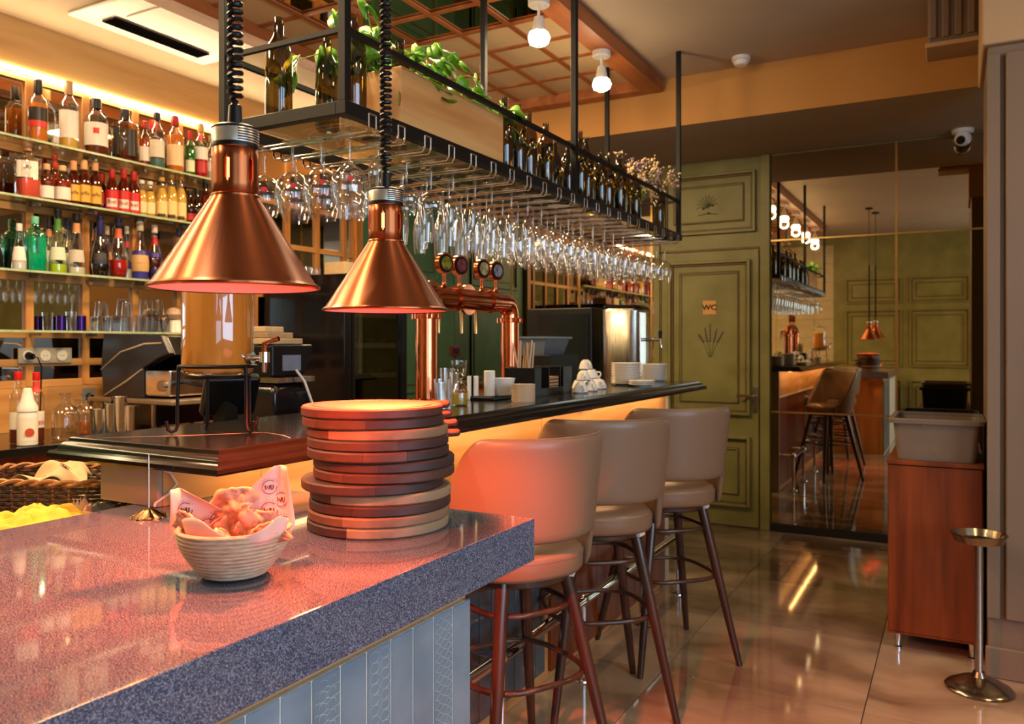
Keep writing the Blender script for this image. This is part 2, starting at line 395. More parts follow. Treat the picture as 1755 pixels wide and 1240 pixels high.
# WC sign
c = onY(1216, 527, YF); M['sign'] = P('sign_plate', (216, 160, 84), .5, scale=20, var=.05); M['ink'] = P('ink_black', (24, 20, 18), .6)
sg = thing('wc_sign', c + Vector((0, -.002, -.055)), 'small square tan sign reading WC on the green door', 'sign')
MB().obox(c + Vector((0, -.003, 0)), (.105, .005, .11)).build('sign_plate', M['sign'], sg, bevel=.004)
vs, fs = text_verts('WC', .056, off=.0016)
MB().add([(c.x+v[0]*1.15, c.y-.0062, c.z+v[1]) for v in vs], fs).build('lettering', M['ink'], sg, solid=.0005)
# door handle
c = onY(1300, 678, YF)
S('handle_plate', MB().obox(Vector((c.x-.025, YF-.004, c.z-.03)), (.034, .008, .20)), M['steel'], dr, bevel=.003)
hd = S('door_handle', MB().tube([(c.x-.025, YF-.006, c.z), (c.x-.025, YF-.05, c.z), (c.x-.05, YF-.055, c.z), (c.x-.15, YF-.05, c.z)], .009), M['brass'], dr)

# mirrors on the door wall, brass strips, plinth
mw = thing('wall_mirror', (-.3, YD-.01, .05), 'large tinted wall mirror in panels beside the green door', 'mirror')
xa = -1.215; xs = [xa, -.362, .50]; zs = [.055, .894, 2.18, 2.82]
for i in range(2):
    for j in range(3):
        MB().box(xs[i]+.002, xs[i+1]-.002, YD-.012, YD-.002, zs[j]+.002, zs[j+1]-.002).build('mirror_panel', M['mirror'], mw, bevel=.003, segs=1)
for x in xs[1:2]: MB().box(x-.007, x+.007, YD-.017, YD-.0125, .055, 2.82).build('brass_strip', M['brass'], mw)
for z in zs[1:3]: MB().box(xa, .5, YD-.0165, YD-.0127, z-.006, z+.006).build('brass_strip', M['brass'], mw)
S('baseboard_right', MB().box(-1.22, 3.5, YD-.03, YD, 0, .05), M['plinth'])
# mirrors at the far end of the bar
mf = thing('bar_end_mirror', (-3.4, YM-.01, .9), 'tall mirror panels behind the bar between sea green wall and door wall', 'mirror')
xs = [-4.448, -3.79, -3.07, -2.37, -2.13]
for i in range(4):
    MB().box(xs[i]+.002, xs[i+1]-.002, YM-.012, YM-.002, .3, 3.1).build('mirror_panel', M['mirror_clear'], mf, bevel=.003, segs=1)
for x in xs[1:4]: MB().box(x-.008, x+.008, YM-.017, YM-.0125, .3, 3.1).build('brass_strip', M['brass'], mf)
# sea green panelling on the back wall past the shelves
def panelX(wall, y0, y1, z0, z1, X, mt='seagreen'):
    for off, wd_, th, m2 in ((0, .03, .018, mt), (.07, .012, .008, 'greenedge')):
        a, b, c, d = y0+off, y1-off, z0+off, z1-off
        S('panel_moulding', MB().box(X, X+th, a, a+wd_, c, d).box(X, X+th, b-wd_, b, c, d).box(X, X+th, a+wd_, b-wd_, c, c+wd_).box(X, X+th, a+wd_, b-wd_, d-wd_, d), M[m2], wall, bevel=.003, segs=1)
panelX(wl, 5.60, 6.62, 2.02, 2.75, XW); panelX(wl, 5.60, 6.62, .95, 1.94, XW)
# wall behind the camera, seen in the mirror
for x in (-1.55, -.62, .31, 1.24):
    panel(wb, x, x+.82, 2.05, 2.45, -1.47, 1); panel(wb, x, x+.82, 1.05, 1.95, -1.47, 1); panel(wb, x, x+.82, .15, .85, -1.47, 1)
tk = 0
tm = None
for i in range(9):
    for j in range(10):
        if tm is None:
            tm = MB().box(-.148, .148, -.004, .004, -.148, .148).build('wall_tile', M['beige_tile'], wb, bevel=.002, segs=1); t = tm
        else: t = tm.copy(); col.objects.link(t)
        t.location = (-4.28+.30*i, -1.466, .16+.30*j)
# wood band + LED over the bottle wall
S('trim_2', MB().box(XW, XW+.035, -1.4, 5.36, 2.885, ZC), M['oakband'])
led = thing('led_strip', (XW+.03, 2, 2.865), 'glowing warm strip light along the top of the bottle wall', 'strip light')
MB().box(XW+.004, XW+.04, -1.3, 5.30, 2.858, 2.884).build('diffuser', M['led'], led)
MB().box(XW+.0405, XW+.046, -1.3, 5.30, 2.850, 2.857).build('channel', M['steel'], led)
# mirrored lattice behind the shelves
bg = thing('mirrored_wall_grid', (XW+.01, 2.9, 1.0), 'oak grid with mirror panes behind the bottle shelves', 'mirror')
ys = [2.942-.325*8+.325*i for i in range(16)] + [5.34]
zr = [1.185, 1.30, 1.455, 1.765, 2.14, 2.455, 2.845]
cache = {}
for i in range(len(ys)-1):
    for j in range(len(zr)-1):
        k = (round(ys[i+1]-ys[i], 3), j)
        if k not in cache:
            cache[k] = MB().box(-.004, .004, -k[0]/2+.002, k[0]/2-.002, -(zr[j+1]-zr[j])/2+.002, (zr[j+1]-zr[j])/2-.002).build('mirror_pane', M['mirror_clear'], None, base=False, bevel=.002, segs=1)
            o = cache[k]
        else: o = cache[k].copy(); col.objects.link(o)
        o.parent = bg
        o.location = Vector((XW+.006, (ys[i]+ys[i+1])/2, (zr[j]+zr[j+1])/2)) - bg.location
for k, y in enumerate(ys): MB().box(XW+.002, XW+.03, y-.022, y+.022, 1.17, 2.85).build('upright', M['oakz'], bg, bevel=.002, segs=1)
for z in zr: MB().box(XW+.003, XW+.027, ys[0], 5.34, z-.02, z+.02).build('rail', M['oak'], bg, bevel=.002, segs=1)
S('door_frame_post', MB().box(XW, XW+.05, 5.34, 5.42, .93, 2.88), M['oakz'], wl)
# glass shelves
SH = [(2.48, 'topmost'), (2.175, 'second from the top'), (1.79, 'third from the top'), (1.475, 'lowest')]
for z, w_ in SH:
    t = thing('glass_shelf', (-4.33, 2.4, z-.01), 'long clear glass shelf on the bottle wall, ' + w_, 'shelf', 'glass shelves of the bottle wall')
    MB().box(-4.418, -4.256, .7, 4.12, z-.010, z).build('pane', M['shelf_glass'], t)
    MB().box(-4.2555, -4.250, .7, 4.12, z-.011, z+.0005).build('polished_edge', M['edge'], t)
    for y in ys[:12]: MB().box(-4.419, -4.33, y-.006, y+.006, z-.028, z-.0115).build('bracket', M['steel'], t)

# suspended ceiling lattice with mirrors
lt = thing('ceiling_lattice', (-2.5, 2.5, 3.08), 'suspended wooden lattice with mirror panes above the bar', 'ceiling panel')
lx0, lx1, ly0, ly1 = -3.44, -1.683, -.3, 5.155
for a in ((lx0, lx0+.13, ly0, ly1), (lx1-.13, lx1, ly0, ly1), (lx0+.13, lx1-.13, ly0, ly0+.10), (lx0+.13, lx1-.13, ly1-.10, ly1)):
    MB().box(a[0], a[1], a[2], a[3], 3.06, 3.145).build('frame_board', M['lattice'], lt, bevel=.003)
xs = [lx0+.13+i*(lx1-lx0-.26)/5 for i in range(6)]; yl = [ly0+.1+j*.3096 for j in range(18)]
for x in xs[1:-1]: MB().box(x-.016, x+.016, ly0+.1, ly1-.1, 3.117, 3.1305).build('lattice_bar', M['lattice'], lt, bevel=.003, segs=1)
for y in yl[:-1]: MB().box(lx0+.13, lx1-.13, y-.016, y+.016, 3.118, 3.1304).build('lattice_bar', M['lattice'], lt, bevel=.003, segs=1)
plain = []; pm = None; pc_ = None
for i in range(5):
    for j in range(17):
        if pm is None:
            pm = MB().box(-.148, .148, -.154, .154, -.004, .004).build('mirror_pane', M['mirror'], None, base=False, bevel=.002, segs=1); t = pm
        else: t = pm.copy(); col.objects.link(t)
        if j >= 13 or i == 0: plain.append((i, j))
        t.parent = lt; t.location = Vector(((xs[i]+xs[i+1])/2, (yl[j]+yl[j+1])/2, 3.135)) - lt.location
M['beige_pane'] = P('beige_frosted_pane', (206, 178, 136), .5, scale=3, var=.05)
for i, j in plain:
    if pc_ is None: t = pc_ = MB().box(-.146, .146, -.152, .152, -.0035, -.0005).build('beige_pane', M['beige_pane'], None, base=False, bevel=.001, segs=1)
    else: t = pc_.copy(); col.objects.link(t)
    t.parent = lt; t.location = Vector(((xs[i]+xs[i+1])/2, (yl[j]+yl[j+1])/2, 3.1305)) - lt.location
# ceiling spots on the lattice frame
M['spotwhite'] = P('spot_white', (222, 214, 200), .4)
def spot():
    t = thing('ceiling_spot', (0, 0, 0), 's', 'ceiling spot', 'white spots along the lattice frame')
    MB().lathe([(0, 0), (.052, 0), (.052, -.028), (.045, -.034), (0, -.034)]).build('mount', M['spotwhite'], t)
    MB().cyl((0, 0, -.03), (0, 0, -.085), .007).build('stem', M['spotwhite'], t)
    MB().lathe([(.012, -.08), (.022, -.085), (.034, -.145), (.044, -.165), (.040, -.165), (.03, -.145), (.012, -.09)]).build('housing', M['spotwhite'], t)
    MB().lathe([(0, -.160), (.045, -.158), (.056, -.185), (.046, -.212), (0, -.224)], n=7).build('lamp_glass', M['bulb_white'], t, smooth=0)
    MB().lathe([(0, -.218), (.022, -.2245), (.024, -.2285), (0, -.230)], n=7).build('lamp_cap', M['steel'], t, smooth=0)
    return t
sp = spot(); names = ['far end', 'second from the far end', 'third from the far end', 'fourth from the far end', 'fifth from the far end', 'near end']
for i in range(6):
    t = sp if i == 0 else copy_tree(sp)
    t.location = (-1.76, 4.28-.79*i, 3.06); t['label'] = 'white ceiling spot with faceted lit glass on the lattice frame, ' + names[i]
    light('spot_beam', 'SPOT', (-1.76, 4.28-.79*i, 2.81), 42, (1, .74, .46), (0, 0, 0), spot_size=2.4, spot_blend=.8, shadow_soft_size=.04)
    light('spot_glow', 'POINT', (-1.76, 4.28-.79*i, 2.81), 7, (1, .74, .46), shadow_soft_size=.05)
# smoke detector, dome camera, vent
c = onZ(1270, 98, ZC); t = thing('smoke_detector', (c.x, c.y, ZC-.05), 'round white smoke detector on the ceiling near the beam', 'smoke detector')
MB().lathe([(0, 0), (.055, 0), (.056, -.02), (.045, -.024)], (c.x, c.y, ZC)).build('base', M['whiteplastic'], t)
MB().lathe([(.047, -.0245), (.047, -.033), (.036, -.05), (0, -.052)], (c.x, c.y, ZC)).build('sensor_head', M['whiteplastic'], t)
c = onZ(1650, 222, ZS); c.y = min(c.y, 6.2); t = thing('dome_camera', (c.x, c.y, ZS-.12), 'white dome camera on the soffit above the mirror', 'camera')
MB().lathe([(0, 0), (.068, 0), (.066, -.022), (.05, -.03)], (c.x, c.y, ZS)).build('mount', M['whiteplastic'], t)
MB().sphere((c.x, c.y-.01, ZS-.06), .052, 20).build('eyeball', M['whiteplastic'], t, smooth=180)
MB().cyl((c.x-.01, c.y-.045, ZS-.075), (c.x-.014, c.y-.066, ZS-.085), .028, .026, 20).build('lens', M['black'], t)
t = thing('air_vent', (-3.9, 3.2, ZC-.03), 'square white air conditioning cassette in the ceiling', 'air vent')
MB().box(-4.1, -3.42, 2.62, 3.50, ZC-.02, ZC-.001).build('grille_frame', M['whiteplastic'], t, bevel=.01)
for k in range(6): MB().obox(Vector((-3.99+.018*k, 3.06, ZC-.026)), (.012, .62, .010), 0, .5, 'Y').build('louvre', M['black'], t)
MB().box(-3.84, -3.52, 2.78, 3.34, ZC-.026, ZC-.021).build('intake', M['whiteplastic'], t)

# pilaster at the right and its corbel
M['pil'] = P('pilaster_paint', (122, 102, 84), .5, scale=3, var=.12, stretch=(1, 1, .2), detail=6)
pl = S('trim_3', MB().box(.122, .7, 3.98, 4.6, 0, 2.66), M['pil'], bevel=.006)
S('moulding', MB().box(.118, .165, 3.955, 3.979, .25, 2.62), M['pil'], pl, bevel=.004); S('moulding', MB().box(.185, .7, 3.95, 3.979, .25, 2.62), M['pil'], pl, bevel=.008)
S('pilaster_base', MB().box(.112, .7, 3.955, 3.979, 0, .13), M['pil'], pl, bevel=.006)
S('capital', MB().box(.10, .7, 3.95, 4.62, 2.66, ZC-.002), M['tan_wall'], pl, bevel=.01)
cb = S('trim_4', MB().box(-.12, .10, 4.55, 4.75, 2.90, ZC-.002), M['pil'], bevel=.01)
for k in range(4): S('flute', MB().box(-.112+.055*k, -.080+.055*k, 4.535, 4.549, 2.92, ZC-.004), M['pil'], cb, bevel=.006)
S('corbel_foot', MB().box(-.13, .105, 4.53, 4.77, 2.875, 2.8995), M['tan_wall'], cb, bevel=.006)
# ------------------------------------------------------------------ near grey bar
nb = thing('service_bar', (-1.1, .3, 0), 'near bar with speckled blue grey stone top over blue tiles', 'bar counter')
MB().box(-1.56, -.733, -1.2, 1.436, .971, 1.055).build('worktop', M['greyslab'], nb, bevel=.0025, segs=2)
MB().box(-1.40, -.7918, -1.1, 1.27, 0, .929).build('body', M['grout'], nb)
MB().box(-1.41, -.800, -1.1, 1.285, .929, .970).build('trim_board', M['oak'], nb, bevel=.002)
MB().box(-1.40, -.798, 1.27, 1.282, 0, .929).build('end_board', M['oakz'], nb)
for k in range(16):
    y1 = 1.285-.0605*k; 
    t = MB().box(-.8075, -.790, y1-.0575, y1, 0.01, .9285).build('wall_tile', M['blue_tile_pat' if k in (1, 4, 6, 9, 12) else 'blue_tile'], nb, bevel=.0018, segs=2)
    if k in (1, 4, 6, 9, 12):
        m = MB(); yc = y1-.0288
        for q in range(30):
            z = .915-q*.0165
            if k in (4,): 
                for s_ in (-1, 1):
                    m.tube([(-.7898, yc+s_*.013+.011*math.cos(a_), z+.009*math.sin(a_)) for a_ in [PI*2*i/8 for i in range(8)]], .0007, 4, closed=True)
            elif k == 6:
                for s_ in (-1, 1):
                    m.tube([(-.7898, yc+s_*(.004+.002*i)*1.4*math.cos(i*.9)+s_*.012, z+.008*math.sin(i*.9)) for i in range(7)], .0007, 4)
            else:
                m.tube([(-.7898, yc-.026, z), (-.7898, yc-.013, z+.008), (-.7898, yc, z), (-.7898, yc+.013, z+.008), (-.7898, yc+.026, z)], .0007, 4)
                m.tube([(-.7898, yc-.026, z+.0005), (-.7898, yc-.013, z-.006), (-.7898, yc, z), (-.7898, yc+.013, z-.006), (-.7898, yc+.026, z)], .0007, 4)
        m.build('relief', M['relief'], t, kind='stuff')
# ------------------------------------------------------------------ long bar with black top
lb = thing('long_bar', (-1.5, 2.9, 0), 'long bar with black moulded marble top over oak panels', 'bar counter')
def ringtop(x0, x1, y0, y1, zt):
    L_ = []
    for off, dz in ((.0, 0), (.003, -.002), (.004, -.009), (.012, -.012), (.018, -.017), (.020, -.021), (.021, -.025), (.032, -.028), (.036, -.034), (.036, -.042), (.032, -.047), (.0, -.047)):
        L_.append([(x0-off, y0-off, zt+dz), (x1+off, y0-off, zt+dz), (x1+off, y1+off, zt+dz), (x0-off, y1+off, zt+dz)])
    return MB().loft(L_)
ringtop(-1.766, -1.29, 1.14, 4.60, 1.19).build('bar_top', M['black_stone'], lb, smooth=25)
m = MB()
for (a, b, c, d) in ((-1.70, 1.15, -1.45, 1.42), (-1.45, 1.42, -1.31, 1.36), (-1.31, 2.3, -1.6, 3.1), (-1.6, 3.1, -1.72, 3.9)):
    m.tube([(a, b, 1.1893), ((a+c)/2+.02, (b+d)/2, 1.1893), (c, d, 1.1893)], [.001, .0018, .0012], 4)
m.build('marble_vein', M['vein'], lb, kind='stuff')
XB = -1.48
MB().box(XB-.18, XB-.021, 1.16, 1.50, 1.056, 1.142).box(XB-.18, XB-.021, 1.44, 4.58, 0, 1.142).build('carcass', M['oak'], lb)
MB().box(XB-.19, XB-.002, 1.146, 1.159, 1.056, 1.142).build('end_panel', P('grey_end_panel', (150, 142, 128), .35, scale=5), lb)
MB().box(XB-.0195, XB, 1.160, 1.4375, 1.0548, 1.1425).box(XB-.0195, XB, 1.438, 2.96, .90, 1.1425).build('front_panel', M['oak'], lb, bevel=.002)
for a, b in ((2.963, 3.42), (3.423, 3.98), (3.983, 4.58)): MB().box(XB-.0195, XB, a, b, .90, 1.1425).build('front_panel', M['oak'], lb, bevel=.002)
MB().box(XB-.0195, XB+.004, 1.44, 4.58, .885, .8995).build('ledge', M['grout'], lb)
tc_ = None
for k in range(18):
    y = 1.47+.088*k
    if tc_ is None: t = tc_ = MB().box(XB-.0195, XB-.008, -.041, .041, .05, .884).build('wall_tile', M['dark_tile'], None, base=False, bevel=.002, segs=1)
    else: t = tc_.copy(); col.objects.link(t)
    t.parent = lb; t.location = Vector((0, y, 0)) - lb.location
for a, b in ((3.06, 3.55), (3.555, 4.06), (4.065, 4.575)): MB().box(XB-.0195, XB-.004, a, b, .03, .884).build('lower_panel', M['orange_wood'], lb, bevel=.002)
MB().box(XB-.19, XB+.01, 4.581, 4.60, 0, 1.142).build('far_end_panel', P('white_edge_panel', (196, 184, 164), .4), lb)
MB().box(-1.40, -1.385, 1.20, 4.5, 1.134, 1.1425).build('under_light', M['led_soft'], lb)
for y in (1.95, 3.35): MB().tube([(XB-.002, y-.03, 1.118), (XB+.03, y-.03, 1.112), (XB+.045, y-.02, 1.108), (XB+.045, y+.02, 1.108), (XB+.03, y+.03, 1.112), (XB-.002, y+.03, 1.118)], .0035).build('bag_hook', M['brass'], lb)
light('under_bar_light', 'AREA', (-1.385, 2.9, 1.125), 5, (1, .6, .28), (0, .35, 0), shape='RECTANGLE', size=.03, size_y=3.2)
# return of the bar at the far end
rb = thing('bar_return', (-2.6, 4.9, 0), 'black topped return of the bar at its far end', 'bar counter')
ringtop(-3.2, -1.68, 4.69, 5.08, 1.17).build('bar_top', M['black_stone'], rb, smooth=25)
MB().box(-3.15, -1.74, 4.70, 5.04, 0, 1.122).build('body', M['orange_wood'], rb)
o = MB().tube([(-1.485, 1.150, 1.139), (-1.4775, 1.175, 1.125), (-1.4745, 1.19, 1.10), (-1.476, 1.168, 1.08), (-1.482, 1.142, 1.065), (-1.48, 1.138, 1.058)], .0028, 8).build('hanging_cable', M['paperwhite'])
tag(o, 'thin grey cable hanging under the black bar top by its end panel', 'cable')
# foot rail
fr = thing('foot_rail', (-1.36, 3, 0), 'polished chrome foot rail along the long bar', 'foot rail')
MB().tube([(-1.365, 1.6, .33), (-1.365, 4.5, .33)], .022, 14).build('rail', M['chrome'], fr)
for y in (1.75, 2.42, 3.12, 3.85, 4.45):
    MB().tube([(-1.365, y, .308), (-1.365, y, .0)], .014, 10).build('post', M['chrome'], fr)
    MB().lathe([(0, .018), (.02, .018), (.038, .006), (.04, 0), (0, 0)], (-1.365, y, 0)).build('foot_flange', M['chrome'], fr)
    MB().tube([(XB-.008, y, .33), (-1.387, y, .33)], .012, 10).build('wall_bracket', M['chrome'], fr)
    MB().sphere((-1.365, y, .33), .027, 12, sy=1.2).build('collar', M['chrome'], fr)
# inner work surfaces
iw = thing('inner_worktop', (-2.0, 2.2, 0), 'dark inner worktop along the bartender side of the bar', 'worktop')
MB().box(-2.35, -1.70, -1.3, 4.28, .90, .93).build('top', M['black_stone'], iw, bevel=.003)
MB().box(-2.30, -1.72, -1.3, 4.25, 0, .899).build('cabinet_body', M['steel'], iw)
MB().box(-1.699, -1.565, -1.3, 1.12, 0, .93).build('filler_strip', M['black_metal'], iw)
bw = thing('back_worktop', (-4.1, 2.0, 0), 'dark back worktop under the bottle wall', 'worktop')
MB().box(-4.44, -3.72, -1.3, 4.25, .89, .93).build('top', M['black_stone'], bw, bevel=.003)
MB().box(-4.44, -3.76, -1.3, 4.25, 0, .889).build('cabinet_body', M['orange_wood'], bw)
MB().box(-4.449, -4.418, -1.3, 4.25, .931, 1.164).build('upstand', M['oak'], bw)

# ------------------------------------------------------------------ heat lamps
M['lining'] = P('lamp_lining', (238, 200, 190), .45, scale=30, var=.02)
M['capband'] = P('lamp_cap_band', (196, 192, 184), .3, .8, scale=30)
def lamp(x, y, z, label, red_bulb_in_neck, energy):
    S_ = .893; ZL = z+(ZC-z)/S_
    t = thing('heat_lamp', (x, y, z), label, 'heat lamp', 'copper heat lamps over the near bar'); C_ = (x, y, z); n = 72
    MB().lathe([(.133, .0), (.1355, .002), (.1355, .005), (.132, .0075), (.128, .010), (.0405, .146), (.038, .152)], C_, n).build('shade', M['copper_brushed'], t, smooth=50)
    MB().lathe([(.1325, .0015), (.1265, .0085), (.039, .1445), (.036, .1455)], C_, n).build('shade_lining', M['lining'], t)
    # neck with open vent slots
    vs = []; fs = []; zz = [.152, .172, .176, .208, .212, .228]; NN = 96; rr = .0365
    for iz, zv in enumerate(zz):
        for k in range(NN):
            a = 2*PI*k/NN; vs.append((x+rr*math.cos(a), y+rr*math.sin(a), z+zv))
    for iz in range(5):
        for k in range(NN):
            ph = (k+2) % 16
            if iz == 2 and ph < 3: continue
            if iz in (1, 3) and ph == 1: continue
            fs.append((iz*NN+k, iz*NN+(k+1) % NN, (iz+1)*NN+(k+1) % NN, (iz+1)*NN+k))
    MB().add(vs, fs).build('neck', M['copper_brushed'], t, solid=.0012)
    MB().lathe([(.0375, .147), (.0395, .149), (.0395, .152), (.0375, .154)], C_, n).build('neck_collar', M['copper_brushed'], t)
    MB().lathe([(.0, .2285), (.0375, .2285), (.038, .234), (.0375, .236)], C_, 48).build('cap_base', M['black'], t)
    cp = MB().lathe([(.0374, .236), (.0374, .258), (.037, .259)], C_, 48).build('cap_band', M['capband'], t)
    for q in range(5):
        a1 = math.atan2(-y, -x)+.1
        pts = [(x+.0377*math.cos(a1+.12*i), y+.0377*math.sin(a1+.12*i), z+.239+.0042*q) for i in range(11)]
        MB().tube(pts, .0011, 5).build('cap_groove', M['black'], cp)
    MB().lathe([(.037, .259), (.038, .260), (.038, .262), (.03, .266), (.013, .267), (0, .267)], C_, 48).build('cap_top', M['black'], t)
    MB().lathe([(.012, .267), (.0105, .300), (.006, .303), (0, .303)], C_, 20).build('cord_grip', M['black'], t)
    pts = []; pitch = .0125; zt = z+.303; NT = 62
    for i in range(NT*12+1):
        a = 2*PI*i/12; g = 1.12*min(1, i/14, (NT*12-i)/14)
        pts.append((x+.0085*g*math.cos(a), y+.0085*g*math.sin(a), zt+pitch*i/12))
    MB().tube(pts, .0043, 6).build('coiled_cord', M['black'], t)
    ze = zt+pitch*NT
    MB().tube([(x, y, ze), (x, y, ZL-.02)], .004, 8).build('straight_cord', M['black'], t)
    MB().lathe([(0, 0), (.05, 0), (.05, -.02), (0, -.024)], (x, y, ZL-.001)).build('ceiling_rose', M['black'], t)
    MB().lathe([(0, .028), (.03, .032), (.042, .05), (.040, .075), (.025, .11), (.014, .13), (.0135, .215), (0, .216)], C_, 24).build('bulb', M['bulb_red'], t)
    t.scale = (S_, S_, S_)
    light('heat_lamp_light', 'SPOT', (x, y, z+.020), energy, RED, (0, 0, 0), spot_size=2.55, spot_blend=.35, shadow_soft_size=.035)
lamp(-.925, .848, 1.481, 'copper cone heat lamp hanging over the bread bowl, the larger nearer one', 0, 38)
lamp(-.968, 1.262, 1.464, 'copper cone heat lamp hanging over the stack of wooden boards', 1, 215)

# ------------------------------------------------------------------ stack of round boards
tones = [(84, 44, 34), (90, 54, 38), (108, 76, 54), (60, 36, 32), (56, 38, 36), (76, 48, 36), (110, 74, 52), (66, 42, 36)]
stave_m = [wood('board_stave_%d' % i, c, tuple(int(x*.72) for x in c), .55, 1, 26, bump=.3) for i, c in enumerate(tones)]
stave_l = [wood('board_light_%d' % i, c, tuple(int(x*.74) for x in c), .6, 1, 26, bump=.3) for i, c in enumerate([(150, 124, 94), (138, 112, 86), (136, 104, 76)])]
BX, BY, BR, BH = -.972, 1.246, .134, .0188
bc = []; offs = [(-.012, 0), (-.010, .002), (-.002, .004), (-.001, .002), (.0, -.002), (.010, .004), (.010, .004), (-.010, -.006), (.004, .004), (.003, .002), (.001, .0), (-.001, .0)]
for b_ in range(12):      # b_ = 0 is the top board
    dx, dy = offs[b_]; r_ = rgt*dx + fwd*dy; zb = 1.0555+(11-b_)*(BH+.0004)
    cx, cy = BX+r_.x, BY+r_.y
    if b_ in (0, 1, 2, 3): ah = math.atan2(rgt.y, rgt.x) + (.80, .78, .74, .70)[b_]
    else: ah = PI*.80+.13*math.sin(b_*2.1)
    nm = ['topmost', 'second from the top', 'third from the top', 'fourth from the top', 'fifth from the top', 'sixth from the top', 'sixth from the bottom', 'fifth from the bottom', 'fourth from the bottom', 'third from the bottom', 'second from the bottom', 'lowest'][b_]
    look = 'topmost, glowing red under the heat lamp' if b_ == 0 else nm
    t = thing('serving_board', (cx, cy, zb), 'round dark wooden serving board in the stack, ' + look, 'serving board', 'round serving boards stacked on the near bar')
    prof = [(0, 0), (BR-.003, 0), (BR, .003), (BR, BH-.003), (BR-.003, BH), (BR-.017, BH), (BR-.019, BH-.003), (BR-.022, BH-.003), (BR-.024, BH), (0, BH)]
    if b_ > 0: prof = [(0, 0), (BR-.003, 0), (BR, .003), (BR, BH-.003), (BR-.003, BH), (0, BH)]
    src = MB().lathe(prof, (0, 0, 0), 72)
    cuts = {0: [], 1: [-.085, .012], 2: [-.06], 3: [.045], 4: [-.01, .066], 5: [.02], 6: [-.05], 7: [-.095, .03], 8: [-.07], 9: [-.02], 10: [-.055], 11: [-.048]}[b_]
    ca = TH + R.uniform(-.1, .1)
    edges = [-1]+cuts+[1]
    pal = [0, 1, 2, 3, 4, 5, 6, 7]
    for q in range(len(edges)-1):
        lo, hi = edges[q], edges[q+1]
        bm = bmesh.new(); vv = [bm.verts.new(v) for v in src.v]
        for f in src.f:
            try: bm.faces.new([vv[i] for i in f])
            except ValueError: pass
        for val, sgn in ((lo, -1), (hi, 1)):
            if abs(val) >= .134: continue
            co = Vector((math.cos(ca), math.sin(ca), 0))*(val - sgn*.0002); no = Vector((math.cos(ca), math.sin(ca), 0))*sgn
            r2 = bmesh.ops.bisect_plane(bm, geom=bm.verts[:]+bm.edges[:]+bm.faces[:], plane_co=co, plane_no=no, clear_outer=True)
            ed = [e for e in r2['geom_cut'] if isinstance(e, bmesh.types.BMEdge)]
            if ed: bmesh.ops.contextual_create(bm, geom=ed)
        if not bm.faces: bm.free(); continue
        me_v = [tuple(v.co + Vector((cx, cy, zb))) for v in bm.verts]; bm.verts.index_update()
        me_f = [tuple(v.index for v in f.verts) for f in bm.faces]; bm.free()
        if b_ in (8, 10, 11): mt = stave_l[(b_+q) % 3] if q > 0 else stave_m[{8: 5, 10: 2, 11: 3}[b_]]
        elif b_ == 2: mt = stave_l[2] if q else stave_m[1]
        else: mt = stave_m[{0: 0, 1: [1, 5, 3][min(q, 2)], 3: [5, 3][min(q, 1)], 4: [5, 1, 4][min(q, 2)], 5: [7, 4][min(q, 1)], 6: [1, 5][min(q, 1)], 7: [1, 7, 4][min(q, 2)], 9: [3, 7][min(q, 1)]}[b_] if b_ != 0 else 0]
        MB().add(me_v, me_f).build('stave', mt, t, smooth=40)
    hl = Vector((math.cos(ah), math.sin(ah), 0)); hp = Vector((cx, cy, zb+BH/2))
    side = Vector((-hl.y, hl.x, 0)); lp = []
    for dd, ww in ((BR-.012, .022), (BR+.008, .018), (BR+.02, .012), (BR+.030, .013), (BR+.042, .017), (BR+.052, .013), (BR+.057, .004)):
        lp.append([tuple(hp + hl*dd + side*(ww*math.cos(a)) + up*(.0085*min(1, ww/.01)*math.sin(a))) for a in [2*PI*i/12 for i in range(12)]])
    MB().loft(lp).build('handle', stave_m[0], t, smooth=60)
# ------------------------------------------------------------------ bread bowl
c = onZ(402, 984, 1.0555); bx, by, bz = c.x, c.y, 1.0555
M['rattan'] = P('rattan_coil', (206, 176, 148), .5, scale=60, stretch=(1, 1, 6), c2=(170, 138, 110), bump=.3)
M['liner'] = P('paper_liner', (238, 190, 176), .7, scale=20, var=.03)
M['logo'] = P('brown_print', (96, 34, 26), .6)
M['bread'] = P('flatbread', (214, 176, 146), .75, scale=24, c2=(190, 126, 96), bump=.6, bscale=60, detail=6)
M['crust'] = P('flatbread_inside', (236, 190, 160), .8, scale=30, c2=(214, 140, 110), bump=.6)
t = thing('bread_bowl', (bx, by, bz), 'coiled rattan bowl on the near bar', 'bowl')
nr = 12; coil = []
for k in range(nr):
    q = (k+.5)/nr; r = .044+.038*math.sin(q*PI/2)**.9; zc = .003+.071*q
    coil.append((r, zc))
prof = [(0, .002)]
for k, (r, zc) in enumerate(coil):
    for a in (-1.35, -.7, 0, .7, 1.35): prof.append((r+.0046*math.cos(a)-.0028, zc+.0030*math.sin(a)))
prof += [(coil[-1][0]-.002, coil[-1][1]+.004), (coil[-1][0]-.006, coil[-1][1])] + [(r-.006, z) for r, z in coil[::-1]] + [(0, .006)]
MB().lathe(prof, (bx, by, bz), 48).build('bowl_body', M['rattan'], t, smooth=180)
lt_ = thing('paper_liner', (bx, by, bz+.03), 'printed pink paper liner standing up inside the rattan bowl', 'paper')
VD = Vector((bx, by, 0)).normalized()   # away from camera
rr_ = rgt
